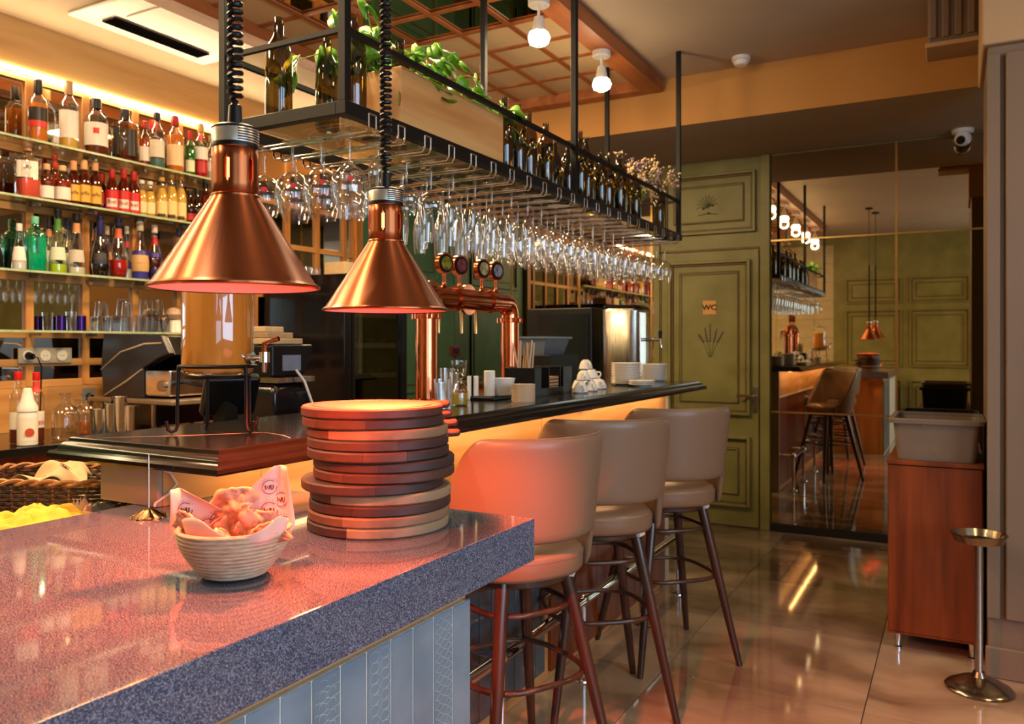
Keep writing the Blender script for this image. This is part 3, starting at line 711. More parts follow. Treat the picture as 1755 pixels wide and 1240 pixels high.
def sheet(cx, h, w_, tilt, curl, tip):
    """pointed paper corner rising out of the bowl"""
    def fn(u, v):
        s_ = (u-.5)*w_*min(1, .66+1.4*v)*(1-.86*v**1.3)
        p = Vector((bx, by, bz+.040+v*h)) + rr_*(cx+s_+tip*v**1.4) + VD*(.035+.02*v*tilt+curl*(u-.5)**2*4+.004*math.sin(u*7+v*3))
        return p
    return fn
fnL = sheet(-.026, .082, .15, .3, -.016, -.062); fnR = sheet(.030, .118, .135, .3, -.012, .040)
fnM = sheet(.0, .050, .14, .2, -.02, .0)
def logo(fn, u, v, s_, mb):
    n = -VD*.0012
    P0 = fn(u, v); du = (fn(u+.02, v)-P0).normalized(); dv = (fn(u, v+.02)-P0); dv = (dv - du*dv.dot(du)).normalized()
    def q(a, b): return P0 + du*a*s_ + dv*b*s_ + n
    mb.tube([q(math.cos(A), math.sin(A)) for A in [2*PI*i/22+.9 for i in range(20)]], s_*.055, 4)
    for st in ([(-.62, .3), (-.5, -.35), (-.3, .15), (-.1, -.35), (.05, .3)], [(.18, .32), (.18, -.2), (.34, -.38), (.52, -.2), (.52, .32)]):
        mb.tube([q(a, b) for a, b in st], s_*.075, 4)
    for i in range(7):
        A = .7+i*.28; mb.tube([q(1.2*math.cos(A), 1.2*math.sin(A)), q(1.38*math.cos(A), 1.38*math.sin(A))], s_*.035, 3)
for fn, lg in ((fnL, [(.28, .62, .0085), (.68, .42, .010), (.22, .34, .010), (.48, .30, .010)]), (fnR, [(.22, .36, .0105), (.48, .72, .0085), (.62, .42, .010), (.84, .24, .010), (.80, .56, .0085)]), (fnM, [(.5, .45, .011)])):
    pc = MB().grid(fn, 16, 14).build('paper_corner', M['liner'], lt_, solid=.0004, smooth=180)
    lm = MB()
    for a in lg: logo(fn, a[0], a[1], a[2]*1.25, lm)
    lm.build('printed_logo', M['logo'], pc, kind='stuff')
def front(u, v):
    a = -PI/2 + (u-.5)*2.6
    r = .074+.006*v+.003*math.sin(u*20)
    d = -VD*math.cos(a+PI/2)*r + rr_*math.sin(a+PI/2)*r
    return Vector((bx, by, bz+.062+.022*v*(1+.5*math.sin(u*9)))) + d
MB().grid(front, 30, 4).build('paper_corner', M['liner'], lt_, solid=.0004, smooth=180)
# flatbreads: curled crisp shapes
def bread(cx, cd, z, w_, h, lean, yaw, curl, seed, label):
    rr2 = random.Random(seed); ph = [rr2.uniform(0, 6) for _ in range(6)]
    base = Vector((bx, by, bz+z)) + rr_*cx + VD*cd
    X_ = rr_*math.cos(yaw)+VD*math.sin(yaw); N_ = -rr_*math.sin(yaw)+VD*math.cos(yaw)
    def fn(u, v):
        a = 2*PI*u; r = v
        ex = r*math.cos(a)*(1+.10*math.sin(3*a+ph[0])+.05*math.sin(7*a+ph[1])); ey = r*math.sin(a)*(1+.08*math.sin(4*a+ph[2]))
        n = curl*(ex*ex)*1.0 + .007*math.sin(ex*4+ph[3])*math.cos(ey*5+ph[4]) + .0008*math.sin(9*a+ph[5])*r
        n += .009*noise.noise(Vector((ex*5+seed, ey*5, 1.3)))+.004*noise.noise(Vector((ex*14, ey*14+seed, 4)))
        return base + X_*ex*w_ + (up*math.cos(lean)+rr_*math.sin(lean))*(ey+1)*h + N_*n
    o = MB().grid(fn, 40, 9)
    o = o.build('flatbread', M['bread'], None, solid=.0035, smooth=180)
    tag(o, label, 'bread', 'flatbread pieces in the bowl')
bread(-.004, .020, .050, .040, .040, .16, .1, .03, 1, 'tall curled piece of flatbread at the back of the bowl')
bread(-.042, -.010, .040, .017, .033, -.55, .5, .02, 2, 'narrow flatbread crust leaning to the outer edge of the bowl by the spike')
bread(.000, -.018, .038, .013, .036, .22, -.8, .02, 3, 'pointed flatbread strip standing in the middle of the bowl')
bread(.030, -.022, .045, .030, .022, .55, .25, -.02, 4, 'broad flatbread piece lying over the bowl rim near the boards')
bread(.024, .004, .045, .034, .027, .30, .0, .02, 5, 'folded flatbread piece behind the broad one')
bread(-.012, -.044, .040, .020, .020, -.4, .2, .02, 6, 'small flatbread piece at the front rim of the bowl')

# receipt spike
c = Vector((-1.415, 1.075, 1.0555)); t = thing('receipt_spike', c, 'brass based receipt spike standing on the near bar', 'receipt spike')
M['bronze'] = P('bronze_chrome', (150, 136, 116), .18, 1, scale=40, rv=.05)
M['oldbrass'] = P('old_brass', (196, 160, 110), .22, 1, scale=40, rv=.08)
m = MB(); lp = []
for r, z in ((.034, 0), (.033, .003), (.022, .008), (.012, .014), (.005, .018), (.0, .019)):
    lp.append((r, z))
vs = []
mm = MB().lathe(lp, (0, 0, 0), 40)
for v in mm.v:
    a = math.atan2(v[1], v[0]); r = math.hypot(v[0], v[1])*(1+.05*math.cos(10*a)); vs.append((c.x+r*math.cos(a), c.y+r*math.sin(a), c.z+v[2]+.0015*math.cos(10*a)*(r/.034)))
MB().add(vs, mm.f).build('scalloped_base', M['oldbrass'], t)
MB().tube([c+Vector((0, 0, .016)), c+Vector((0, 0, .118)), c+Vector((0, 0, .126))], [.0016, .0013, .0003], 8).build('needle', M['steel'], t)

# ------------------------------------------------------------------ juice dispenser on the long bar
c = Vector((-1.555, 1.372, 1.19)); jx, jy, jz = c
M['juice'] = P('orange_juice', (236, 160, 60), .25, scale=14, c2=(226, 140, 40), sss=.5, stretch=(1, 1, .3))
M['foam'] = P('juice_foam', (250, 206, 110), .5)
t = thing('juice_dispenser', c, 'glass drink dispenser full of orange juice on a black wire stand', 'drink dispenser')
z0 = .137; r = .083
MB().lathe([(0, z0), (r-.015, z0), (r-.004, z0+.006), (r, z0+.02), (r, z0+.27), (r-.006, z0+.285), (r-.020, z0+.295)], c, 48).build('glass_jar', M['glass'], t)
MB().lathe([(0, z0+.004), (r-.017, z0+.004), (r-.007, z0+.010), (r-.003, z0+.022), (r-.003, z0+.215), (0, z0+.215)], c, 48).build('juice', M['juice'], t)
MB().lathe([(0, z0+.2152), (r-.003, z0+.2152), (r-.003, z0+.224), (0, z0+.224)], c, 48).build('foam', M['foam'], t)
MB().lathe([(0, z0+.300), (r-.022, z0+.297), (r-.018, z0+.303), (.02, z0+.315), (.012, z0+.325), (.016, z0+.338), (0, z0+.345)], c, 32).build('lid', M['glass'], t)
ring = [(jx+.088*math.cos(a), jy+.088*math.sin(a), jz+.158) for a in [2*PI*i/40 for i in range(40)]]
st_ = MB().tube(ring, .0042, 8, closed=True).build('stand_ring', M['black_metal'], t)
MB().tube([(jx+.074*math.cos(a), jy+.074*math.sin(a), jz+.1325) for a in [2*PI*i/40 for i in range(40)]], .0035, 8, closed=True).build('stand_ring', M['black_metal'], t)
for a in (TH-.45, TH+PI+.45, TH+.95, TH+PI-.95):
    u_ = Vector((math.cos(a), math.sin(a), 0))
    pts = [c+u_*.088+up*.158, c+u_*.090+up*.08, c+u_*.090+up*.02, c+u_*.094+up*.008, c+u_*.103+up*.0045, c+u_*.111+up*.010, c+u_*.114+up*.030]
    MB().tube(pts, .0042, 8).build('leg', M['black_metal'], t)
a = TH-.25; u_ = Vector((math.cos(a), math.sin(a), 0)); q = c+u_*r+up*.178
tp = MB().tube([q, q+u_*.012], .014, 14).tube([q+u_*.012, q+u_*.034], .0065, 10).tube([q+u_*.042+up*.014, q+u_*.042-up*.010], .0125, 14).tube([q+u_*.042-up*.010, q+u_*.042-up*.034], [.008, .005], 12).build('tap', M['chrome'], t)
MB().tube([q+u_*.042+up*.014, q+u_*.042+up*.034, q+u_*.060+up*.040, q+u_*.080+up*.046], [.007, .006, .0045, .006], 8).build('tap_lever', M['copper'], tp)

# ------------------------------------------------------------------ copper beer tower
ca_, cb_ = Vector((-1.68, 2.43, 1.19)), Vector((-1.66, 3.02, 1.19))
t = thing('beer_tower', (-1.67, 2.72, 1.19), 'polished copper beer tower with four round tap badges', 'beer tower')
zp = .375; rp = .040
for q in (ca_, cb_):
    MB().lathe([(0, 0), (.062, 0), (.060, .012), (rp, .016), (rp, .305), (rp+.008, .306), (rp+.008, .318), (rp, .320), (rp, .332)], q, 32).build('column', M['copper'], t)
    for k in range(6):
        a = k*PI/3+.3; MB().cyl((q.x+.050*math.cos(a), q.y+.050*math.sin(a), q.z+.302), (q.x+.050*math.cos(a), q.y+.050*math.sin(a), q.z+.322), .006, n=8).build('clamp_bolt', M['copper'], t)
ax = (cb_-ca_).normalized()
pts = [ca_+up*.330]
for i in range(7):
    a = PI/2*i/6; pts.append(ca_+up*(.335+.05*math.sin(a))+ax*(.05*(1-math.cos(a))))
pts2 = []
for i in range(7):
    a = PI/2*i/6; pts2.append(cb_+up*(.335+.05*math.cos(a))-ax*(.05*(1-math.sin(a))))
MB().tube(pts+pts2+[cb_+up*.330], rp, 24).build('cross_pipe', M['copper'], t, smooth=180)
for i in (0.30, .70):
    q = (ca_+ax*.59*i)+up*.385; MB().tube([q-ax*.010, q+ax*.010], rp+.008, 24).build('pipe_band', M['copper'], t)
for s_ in (.03, .27):
    q = ca_+ax*s_+up*.385; MB().tube([q-Vector((.006, 0, 0)), q+Vector((.006, 0, 0))], .060, 28).build('pipe_flange', M['copper'], t)
bad = [(150, 140, 40), (130, 60, 66), (190, 176, 120), (150, 150, 160)]
for k, px in enumerate((763, 788, 821, 839)):
    s_ = (.11, .21, .37, .475)[k]; q = ca_+ax*s_+up*(.385+rp)
    th = thing('x', (0, 0, 0), None, None); bpy.data.objects.remove(th)
    hd = MB().lathe([(.014, 0), (.010, .006), (.007, .02), (.009, .045), (.007, .052)], q, 14).build('tap_post', M['copper'], t)
    nv = Vector((.98, -.2, 0)); cc = q+up*.088
    MB().tube([cc-nv*.010, cc+nv*.010], .040, 26).build('badge_ring', M['copper'], t)
    MB().tube([cc+nv*.0102, cc+nv*.0125], .034, 26).build('badge_rim', M['black'], t)
    MB().tube([cc+nv*.0128, cc+nv*.0145], .026, 26).build('badge_face', P('badge_face', bad[k], .3, scale=60, c2=tuple(int(x*.4) for x in bad[k])), t)
    sp_ = ca_+ax*s_+up*.375+Vector((-rp, 0, 0))
    MB().tube([sp_, sp_+Vector((-.045, 0, -.005)), sp_+Vector((-.055, 0, -.03)), sp_+Vector((-.055, 0, -.12))], [.010, .010, .009, .007], 10).build('spout', M['brass'], t)

# ------------------------------------------------------------------ things on the long bar
ZB = 1.1902
def at(px, py=None, X=-1.52): 
    return onX(px, 640, X).xy
def put(px, X): d = onX(px, 640, X); return Vector((d.x, d.y, ZB))
# glass carafe with sauce
p = put(787, -1.50); p.y = p.y
M['mustard'] = P('olive_oil', (170, 138, 40), .2, scale=10)
t = thing('sauce_carafe', p, 'small glass carafe with yellow oil beside the beer tower', 'carafe')
pf = [(0, .003), (.030, .003), (.032, .008), (.032, .045), (.026, .062), (.012, .082), (.011, .092), (.022, .105), (.027, .15), (.027, .155)]
MB().lathe(pf, p, 28).build('glass', M['glass'], t)
MB().lathe([(0, .005), (.029, .005), (.0295, .042), (0, .042)], p, 28).build('oil', M['mustard'], t)
# row of small glasses behind carafe
for k, (px, X) in enumerate(((757, -1.56), (766, -1.70), (776, -1.72), (761, -1.46))):
    p = put(px, X); h = (.09, .12, .10, .085)[k]
    o = MB().lathe([(0, .004), (.024, .004), (.028, h), (.0275, h), (.0235, .008), (0, .008)], p, 20).build('tumbler', M['glass2'])
    tag(o, ('short clear tumbler beside the carafe, behind the board handles', 'tall clear tumbler behind the carafe', 'medium clear tumbler between carafe and beer column', 'clear tumbler standing closest to the board handles')[k], 'glass', 'clear tumblers near the beer tower')
# folded black and white napkins
p = put(805, -1.62); t = thing('sugar_dispenser', p, 'pair of slim upright white sachets with black stripe near the carafe', 'sachet')
for k in range(2): MB().obox(p+Vector((.018*k, .016*k, .045)), (.012, .02, .09)).build('sachet', M['paperwhite'], t, bevel=.002)
MB().obox(p+Vector((.009, .008, .046)), (.006, .012, .088)).build('stripe', M['black'], t)
# black tray, toothpick cup, mug
p0 = put(860, -1.60); t = thing('low_tray', (p0.x, p0.y-.02, ZB), 'low black tray under the mug and toothpick jar', 'tray')
MB().box(p0.x-.09, p0.x+.09, p0.y-.22, p0.y+.10, ZB, ZB+.012).build('tray_body', M['black'], t, bevel=.004)
MB().box(p0.x-.086, p0.x+.086, p0.y-.216, p0.y+.096, ZB+.0122, ZB+.014).build('tray_mat', M['black_metal'], t)
Z2 = ZB+.0142
p = put(839, -1.56); p.z = Z2
o = MB().lathe([(0, 0), (.020, 0), (.021, .004), (.021, .094), (.019, .096), (0, .096)], p, 20).build('paper_jar', M['paperwhite']); tag(o, 'slim cream paper canister on the black tray', 'canister')
p = put(862, -1.53); p.z = Z2
o = MB().lathe([(0, 0), (.030, 0), (.032, .003), (.047, .062), (.049, .066), (.045, .066), (.030, .006), (0, .006)], p, 28).build('sauce_cup', M['white']); tag(o, 'flared cream white cup on the black tray', 'cup')
# coaster stack
NTH = ['lowest, first', 'second', 'third', 'fourth', 'fifth', 'sixth', 'seventh', 'eighth', 'ninth', 'tenth', 'eleventh', 'twelfth', 'thirteenth', 'fourteenth', 'fifteenth', 'sixteenth']
p = put(897, -1.40); M['coaster'] = P('coaster_board', (190, 160, 128), .7, scale=50)
for k in range(16):
    o = MB().lathe([(0, 0), (.0435, 0), (.0435, .0036), (0, .0036)], (p.x+R.uniform(-.0008, .0008), p.y+R.uniform(-.0008, .0008), ZB+.004*k), 24).build('coaster', M['coaster'])
    tag(o, 'round tan coaster in the stack at the counter edge, %s from the bottom' % NTH[k], 'coaster', 'stack of round coasters at the counter edge')
# bar caddy with straws, sugar
p = put(928, -1.55); t = thing('bar_caddy', p, 'black box caddy holding straws and napkins on the bar', 'caddy')
x0_, x1_, ya, yb = p.x-.07, p.x+.07, p.y-.20, p.y+.16
m = MB().box(x0_, x1_, ya, yb, ZB, ZB+.006)
for (a, b, c, d) in ((x0_, x0_+.005, ya, yb), (x1_-.005, x1_, ya, ya+.06), (x1_-.005, x1_, yb-.09, yb), (x0_+.005, x1_-.005, ya, ya+.005), (x0_+.005, x1_-.005, yb-.005, yb), (x0_+.005, x1_-.005, p.y-.06, p.y-.055), (x0_+.005, x1_-.005, p.y+.05, p.y+.055)):
    m.box(a, b, c, d, ZB+.0058, ZB+.115)
m.box(x1_-.005, x1_, ya+.06, yb-.09, ZB+.0058, ZB+.03)
m.build('box', M['black'], t, bevel=.001, segs=1)
nk = MB()
for k in range(5): nk.obox(Vector((p.x+.01, p.y, ZB+.014+.014*k)), (.10, .085, .010))
nk.build('napkin_pile', P('kraft_napkin', (172, 130, 92), .8), t)
M['straw'] = P('kraft_straw', (200, 168, 130), .6, scale=60, stretch=(1, 1, .2))
for k in range(12):
    a = R.uniform(0, 6.28); b0 = Vector((p.x+R.uniform(-.03, .03), ya+.04+R.uniform(-.015, .015), ZB+.0062))
    tip = b0 + rgt*R.uniform(-.045, .035) + Vector((0, 0, .21+R.uniform(-.01, .012)))
    o = MB().tube([b0, tip], .0045, 8, cap=False).build('paper_straw', M['straw']); tag(o, 'kraft paper straw standing in the black bar caddy', 'straw', 'paper straws in the bar caddy')
# upturned cups
def cup(): 
    t = thing('espresso_cup', (0, 0, 0), 'c', 'cup', 'upturned white cups by the plates')
    MB().lathe([(.040, 0), (.042, .002), (.036, .035), (.026, .058), (.017, .062), (.017, .066), (0, .066)], n=24).build('cup_body', M['white'], t)
    MB().tube([(.033, 0, .045), (.052, 0, .046), (.060, 0, .032), (.054, 0, .018), (.038, 0, .016)], .005, 8).build('handle', M['white'], t)
    MB().tube([(.0392*math.cos(a), .0392*math.sin(a), .004) for a in [2*PI*i/24 for i in range(24)]], .0035, 5, closed=True).build('rim_line', M['darkgloss'], t)
    return t
cu = cup(); i = 0; 
spots = [(995, -1.42, 0), (1012, -1.44, 0), (1028, -1.47, 0), (992, -1.55, 0), (1010, -1.56, 0), (1022, -1.60, 0), (1000, -1.47, 1), (1014, -1.52, 1), (1004, -1.50, 2)]
lay = ['bottom layer at the counter edge, first from the caddy', 'bottom layer at the counter edge, second from the caddy', 'bottom layer at the counter edge, third from the caddy', 'bottom layer behind, first from the caddy', 'bottom layer behind, second from the caddy', 'bottom layer behind, third from the caddy', 'second layer, first from the caddy', 'second layer, second from the caddy', 'single cup on top']
for (px, X, l) in spots:
    q = cu if i == 0 else copy_tree(cu); p = put(px, X); q.location = (p.x, p.y, ZB+.0468*l); q.scale = (.78, .78, .70); q.rotation_euler = (0, 0, R.uniform(-1.2, .2)); q['label'] = 'upturned white espresso cup, ' + lay[i]; i += 1
# plate stacks
def plates(px, X, n, r, what, z=ZB, dz=.0085, gname='x'):
    p = put(px, X); p.z = z; first = None
    for k in range(n):
        if first is None:
            o = first = MB().lathe([(0, 0), (r*.62, 0), (r*.64, .002), (r, .011), (r, .013), (r*.6, .005), (0, .004)], p, 32).build('saucer', M['white'])
        else: o = first.copy(); col.objects.link(o)
        o.location = (p.x, p.y, z+dz*k); tag(o, what + ', %s from the bottom' % NTH[k], 'plate', gname)
plates(1073, -1.50, 13, .078, 'white saucer in the tall stack by the cups', gname='tall stack of white saucers')
plates(1121, -1.52, 11, .078, 'white saucer in the stack at the bar end', gname='saucer stack at the far end of the bar')
plates(1100, -1.38, 3, .066, 'white saucer in the low front stack', gname='low stack of white saucers')
# bartender-side clutter at far end: clear bin, boiler, black box
p = Vector((-1.84, 4.88, 1.1705)); 
t = thing('water_boiler', p, 'tall polished steel water boiler with a tap at the far end of the bar', 'water boiler')
MB().lathe([(0, 0), (.13, 0), (.135, .02), (.135, .44), (.125, .455), (0, .456)], p, 32, sq=5).build('tank', M['steel'], t, bevel=0)
MB().lathe([(.128, .4565), (.130, .462), (.115, .475), (0, .476)], p, 32, sq=5).build('lid', M['darkgloss'], t)
MB().obox(p+Vector((.142, -.09, .23)), (.012, .10, .40)).build('side_panel', M['chrome'], t, bevel=.004)
q = p+Vector((.136, .02, .26))
MB().tube([q, q+Vector((.085, 0, 0)), q+Vector((.092, 0, -.05))], [.012, .012, .009], 12).build('tap', M['chrome'], t)
MB().tube([q+Vector((.085, 0, .01)), q+Vector((.085, 0, .055))], [.010, .013], 12).build('tap_knob', M['black'], t)
p = Vector((-2.24, 4.88, 1.1705)); t = thing('microwave', p, 'black box microwave on the bar return', 'microwave')
MB().obox(p+Vector((0, 0, .235)), (.46, .30, .46)).build('housing', M['black'], t, bevel=.01)
MB().obox(p+Vector((.03, -.154, .235)), (.36, .006, .38)).build('door', M['darkgloss'], t)
for sx in (-.18, .18): MB().cyl(p+Vector((sx, 0, 0)), p+Vector((sx, 0, .016)), .015, n=10).build('foot', M['black'], t)
p = Vector((-1.95, 3.75, .931)); M['clearbin'] = thin('clear_plastic', (.78, .84, .92), .22, .7, .15)
t = thing('storage_rack', (-1.97, 3.98, .931), 'dark stand with a pale blue plastic box on the inner worktop', 'storage rack')
MB().box(-2.10, -1.82, 3.74, 4.10, .9305, 1.345).build('stand', M['black_metal'], t, bevel=.004)
MB().loft([[(-2.08+o, 3.77+o, z), (-1.86-o, 3.77+o, z), (-1.86-o, 4.06-o, z), (-2.08+o, 4.06-o, z)] for o, z in ((.025, 1.3455), (.0, 1.43), (-.012, 1.431), (-.012, 1.442), (.004, 1.442), (.03, 1.352))]).build('plastic_box', P('pale_blue_plastic', (110, 122, 132), .3, scale=10, trans=.3), t)
# ------------------------------------------------------------------ hanging glass rack
RX0, RX1, RY0, RY1, RZ = -1.907, -1.45, 1.708, 4.73, 2.02
rk = thing('hanging_rack', (-1.68, 3.2, RZ), 'black steel rack hung from the ceiling over the long bar', 'rack'); w_ = .014
for x in (RX0, RX1):
    MB().box(x-.017, x+.017, RY0-.017, RY1+.017, RZ, RZ+.038).build('long_beam', M['black_metal'], rk, bevel=.002, segs=1)
    for y in (RY0, (RY0+RY1)/2, RY1): MB().box(x-.013, x+.013, y-.013, y+.013, RZ+.038, ZC-.001).build('post', M['black_metal'], rk, bevel=.002, segs=1)
    MB().box(x-.008, x+.008, RY0+.014, RY1-.014, 2.245, 2.261).build('guard_rail', M['black_metal'], rk)
for y in (RY0, (RY0+RY1)/2, RY1):
    MB().box(RX0+.018, RX1-.018, y-.015, y+.015, RZ+.001, RZ+.037).build('cross_beam', M['black_metal'], rk, bevel=.002, segs=1)
for y in (RY0, RY1): MB().box(RX0+.014, RX1-.014, y-.007, y+.007, 2.246, 2.260).build('guard_rail', M['black_metal'], rk)
for k in range(4):
    a = RY0+.02+k*(RY1-RY0-.04)/4; b = a+(RY1-RY0-.04)/4-.003
    MB().box(RX0+.019, RX1-.019, a, b, RZ+.0385, RZ+.0455).build('glass_shelf_pane', M['shelf_glass'], rk)
ZR = RZ+.0460
# rail holders
nth = ['first', 'second', 'third', 'fourth', 'fifth', 'sixth', 'seventh', 'eighth', 'ninth', 'tenth', 'eleventh', 'twelfth', 'thirteenth', 'fourteenth', 'fifteenth', 'sixteenth', 'seventeenth', 'eighteenth', 'nineteenth', 'twentieth', 'twenty-first', 'last']
yr = [1.804+.1357*k for k in range(22)]
rail0 = None
for k, y in enumerate(yr):
    if rail0 is None:
        rail0 = thing('glass_rail', (0, 0, 0), 'r', 'rail', 'stemware rails under the rack')
        for s_ in (-.016, .016):
            MB().tube([(RX1+.019, s_, RZ+.022), (RX1+.019, s_, RZ-.014), (RX1+.010, s_, RZ-.026), (RX0-.01, s_, RZ-.026), (RX0-.019, s_, RZ-.014), (RX0-.019, s_, RZ+.022)], .0032, 6).build('wire', M['chrome'], rail0)
        MB().tube([(RX1+.019, -.016, RZ+.022), (RX1+.019, .016, RZ+.022)], .0032, 6).tube([(RX0-.019, -.016, RZ+.022), (RX0-.019, .016, RZ+.022)], .0032, 6).build('wire_end', M['chrome'], rail0)
        r_ = rail0
    else: r_ = copy_tree(rail0)
    r_.location = (0, y, 0); r_['label'] = 'chrome wire stemware rail under the rack, %s from the near end' % nth[k]
# stemware (foot up at z=0, hanging down)
def stem(prof, name, n=28):
    t = thing(name, (0, 0, 0), 'g', 'glass', 'g')
    MB().lathe([(0, .0), (.034, -.001), (.034, -.003), (.008, -.006), (.0042, -.012), (.0038, prof[0])], n=n).build('foot_and_stem', M['glass2'], t)
    MB().lathe(prof[1], n=n).build('bowl', M['glass2'], t)
    return t
def bowlp(pts, th=.0012):
    return [(0.0, pts[0][1])] + pts
pr = {
 'balloon': (-.085, bowlp([(.0038, -.085), (.012, -.089), (.032, -.100), (.048, -.122), (.053, -.148), (.050, -.175), (.042, -.200), (.037, -.212)])),
 'wine': (-.100, bowlp([(.0038, -.100), (.014, -.106), (.032, -.122), (.041, -.150), (.042, -.175), (.036, -.215), (.033, -.230)])),
 'flute': (-.080, bowlp([(.0038, -.080), (.012, -.092), (.022, -.125), (.026, -.160), (.0255, -.195), (.021, -.245)])),
 'coupe': (-.100, bowlp([(.0038, -.100), (.018, -.104), (.038, -.116), (.046, -.138), (.045, -.155), (.042, -.165)])),
 'hurricane': (-.040, bowlp([(.0038, -.040), (.014, -.046), (.026, -.062), (.030, -.090), (.027, -.115), (.031, -.19), (.031, -.215)])),
}
proto = {k: stem(v, {'balloon': 'balloon_glass', 'wine': 'wine_glass', 'flute': 'champagne_flute', 'coupe': 'coupe_glass', 'hurricane': 'tall_glass'}[k]) for k, v in pr.items()}
used = set(); M['print_red'] = P('red_print', (190, 30, 30), .5); M['print_dark'] = P('dark_print', (40, 30, 50), .5)
tvs, tfs = text_verts('MARTINI', .013)
kn = {'balloon': 'balloon glass', 'wine': 'wine glass', 'flute': 'champagne flute', 'coupe': 'shallow wine glass', 'hurricane': 'tall straight glass'}
pos4 = ['guest side', 'second from guests', 'third from guests', 'bartender side']
for k in range(22):
    for j in range(4):
        if k == 0: kd = 'balloon'
        elif k == 1: kd = 'hurricane' if j < 2 else 'balloon'
        elif k in (2, 3): kd = 'coupe'
        elif k <= 8: kd = 'flute'
        else: kd = 'wine'
        if k in (2,) and j == 3: continue
        t = proto[kd]
        if kd in used: t = copy_tree(t)
        used.add(kd); X = RX1-.062-.111*j+R.uniform(-.006, .006)
        t.location = (X, yr[k], RZ-.0195); t.rotation_euler = (0, 0, R.uniform(0, 6))
        t['group'] = kn[kd] + 's hanging from the rack'; t['label'] = '%s on the %s rail from the near rack end, %s' % (kn[kd], nth[k], pos4[j])
        if kd in ('balloon',) and k < 2:
            lp = Vector(t.location); a = math.atan2(-lp.y, -lp.x)
            o = wrap(tvs, tfs, lp, .0535, -.150, a+PI*0); o.build('printed_name', M['print_dark'], t)
            t.rotation_euler = (0, 0, 0)
            MB().tube([Vector((lp.x+.0536*math.cos(a+.05), lp.y+.0536*math.sin(a+.05), lp.z-.138)), Vector((lp.x+.0545*math.cos(a+.05), lp.y+.0545*math.sin(a+.05), lp.z-.138))], .007, 14).build('printed_dot', M['print_red'], t)

# ------------------------------------------------------------------ bottles
BK = {
 'wine': ([(0, 0), (.9, 0), (1, .02), (1, .62), (.92, .68), (.55, .76), (.40, .80), (.38, .93)], .96),
 'spirit': ([(0, 0), (.92, 0), (1, .02), (1, .60), (.93, .67), (.6, .73), (.40, .78), (.38, .88)], .90),
 'square': ([(0, 0), (.92, 0), (1, .02), (1, .66), (.93, .72), (.5, .77), (.36, .80), (.34, .88)], .90),
 'beer': ([(0, 0), (.92, 0), (1, .02), (1, .50), (.88, .60), (.52, .76), (.40, .88), (.42, .96)], .96),
 'curvy': ([(0, 0), (.6, 0), (.78, .02), (.95, .16), (1, .28), (.9, .42), (.58, .60), (.38, .72), (.34, .88)], .90),
 'cone': ([(0, 0), (.95, 0), (1, .03), (.98, .22), (.86, .38), (.55, .58), (.38, .72), (.34, .88)], .90),
}
gm, lm_, cm = {}, {}, {}
def G(tint):
    if tint not in gm: gm[tint] = thin('bottle_glass', tint, .07, .75, .03, 2.2)
    return gm[tint]
def LQ(c):
    if c not in lm_: lm_[c] = P('spirit_liquid', c, .12, scale=8, var=.1, trans=.12, ior=1.33, spec=.4)
    return lm_[c]
def CC(c, r=.45):
    if c not in cm: cm[c] = P('printed_colour', c, r, scale=60, var=.06)
    return cm[c]
CLR = (.94, .95, .93); AMB = (.92, .66, .36); BRN = (.66, .38, .18); GRN = (.45, .78, .30); TEAL = (.36, .95, .82)
def bottle(p, kind, H, r, tint, liq, fill, cap, labels, name, label, cat, group, text=None, face=None):
    t = thing(name, p, label, cat, group)
    prof, cz = BK[kind]; n = 20; sq = 4 if kind == 'square' else 0
    pf = [(a*r, b*H) for a, b in prof] + [(prof[-1][0]*r, cz*H)]
    MB().lathe(pf, p, n, sq=sq, a0=(math.atan2(-p.y, -p.x) if sq else 0)).build('glass', G(tint) if isinstance(tint, tuple) else M[tint], t, smooth=60)
    if liq and fill > 0:
        lp = [(max(0, a*r*.93), b*H+.002) for a, b in prof if b <= fill]
        # interpolate at fill
        for (a0, b0), (a1, b1) in zip(prof, prof[1:]):
            if b0 <= fill < b1: q = (fill-b0)/(b1-b0); lp.append(((a0+(a1-a0)*q)*r*.93, fill*H))
        lp.append((0, fill*H)); lp[0] = (0, .003)
        MB().lathe(lp, p, n, sq=sq, a0=(math.atan2(-p.y, -p.x) if sq else 0)).build('liquid', LQ(liq), t, smooth=60)
    if cap:
        cc, c0 = cap; MB().lathe([(prof[-1][0]*r*1.10, c0*H), (prof[-1][0]*r*1.16, c0*H+.002), (prof[-1][0]*r*1.16, H-.002), (prof[-1][0]*r*1.0, H), (0, H)], p, 16).build('cap', CC(cc), t)
    A = math.atan2(-p.y, -p.x) if face is None else face
    for (c, z0, z1, span) in labels:
        rr = r*1.012
        if z0 > .62: rr = r*.44
        def fn(u, v):
            a = A+(u-.5)*span; z = z0*H+(z1-z0)*H*v
            q = 1
            if sq: q = (abs(math.cos(a-A))**sq+abs(math.sin(a-A))**sq)**(-1/sq)
            # follow the bottle's outline
            f = z/H; rad = rr
            for (a0, b0), (a1, b1) in zip(prof, prof[1:]):
                if b0 <= f <= b1 and b1 > b0: rad = (a0+(a1-a0)*(f-b0)/(b1-b0))*r+.0006
            rad *= q
            return Vector((p.x+rad*math.cos(a), p.y+rad*math.sin(a), p.z+z))
        MB().grid(fn, 12, 5).build('label', CC(c), t, smooth=180)
    if text:
        tx, sz, z, c = text
        vs, fs = text_verts(tx, sz); wrap(vs, fs, p, r*1.04+.001, z*H, A).build('lettering', CC(c), t, smooth=0)
    return t
XBT = -4.335
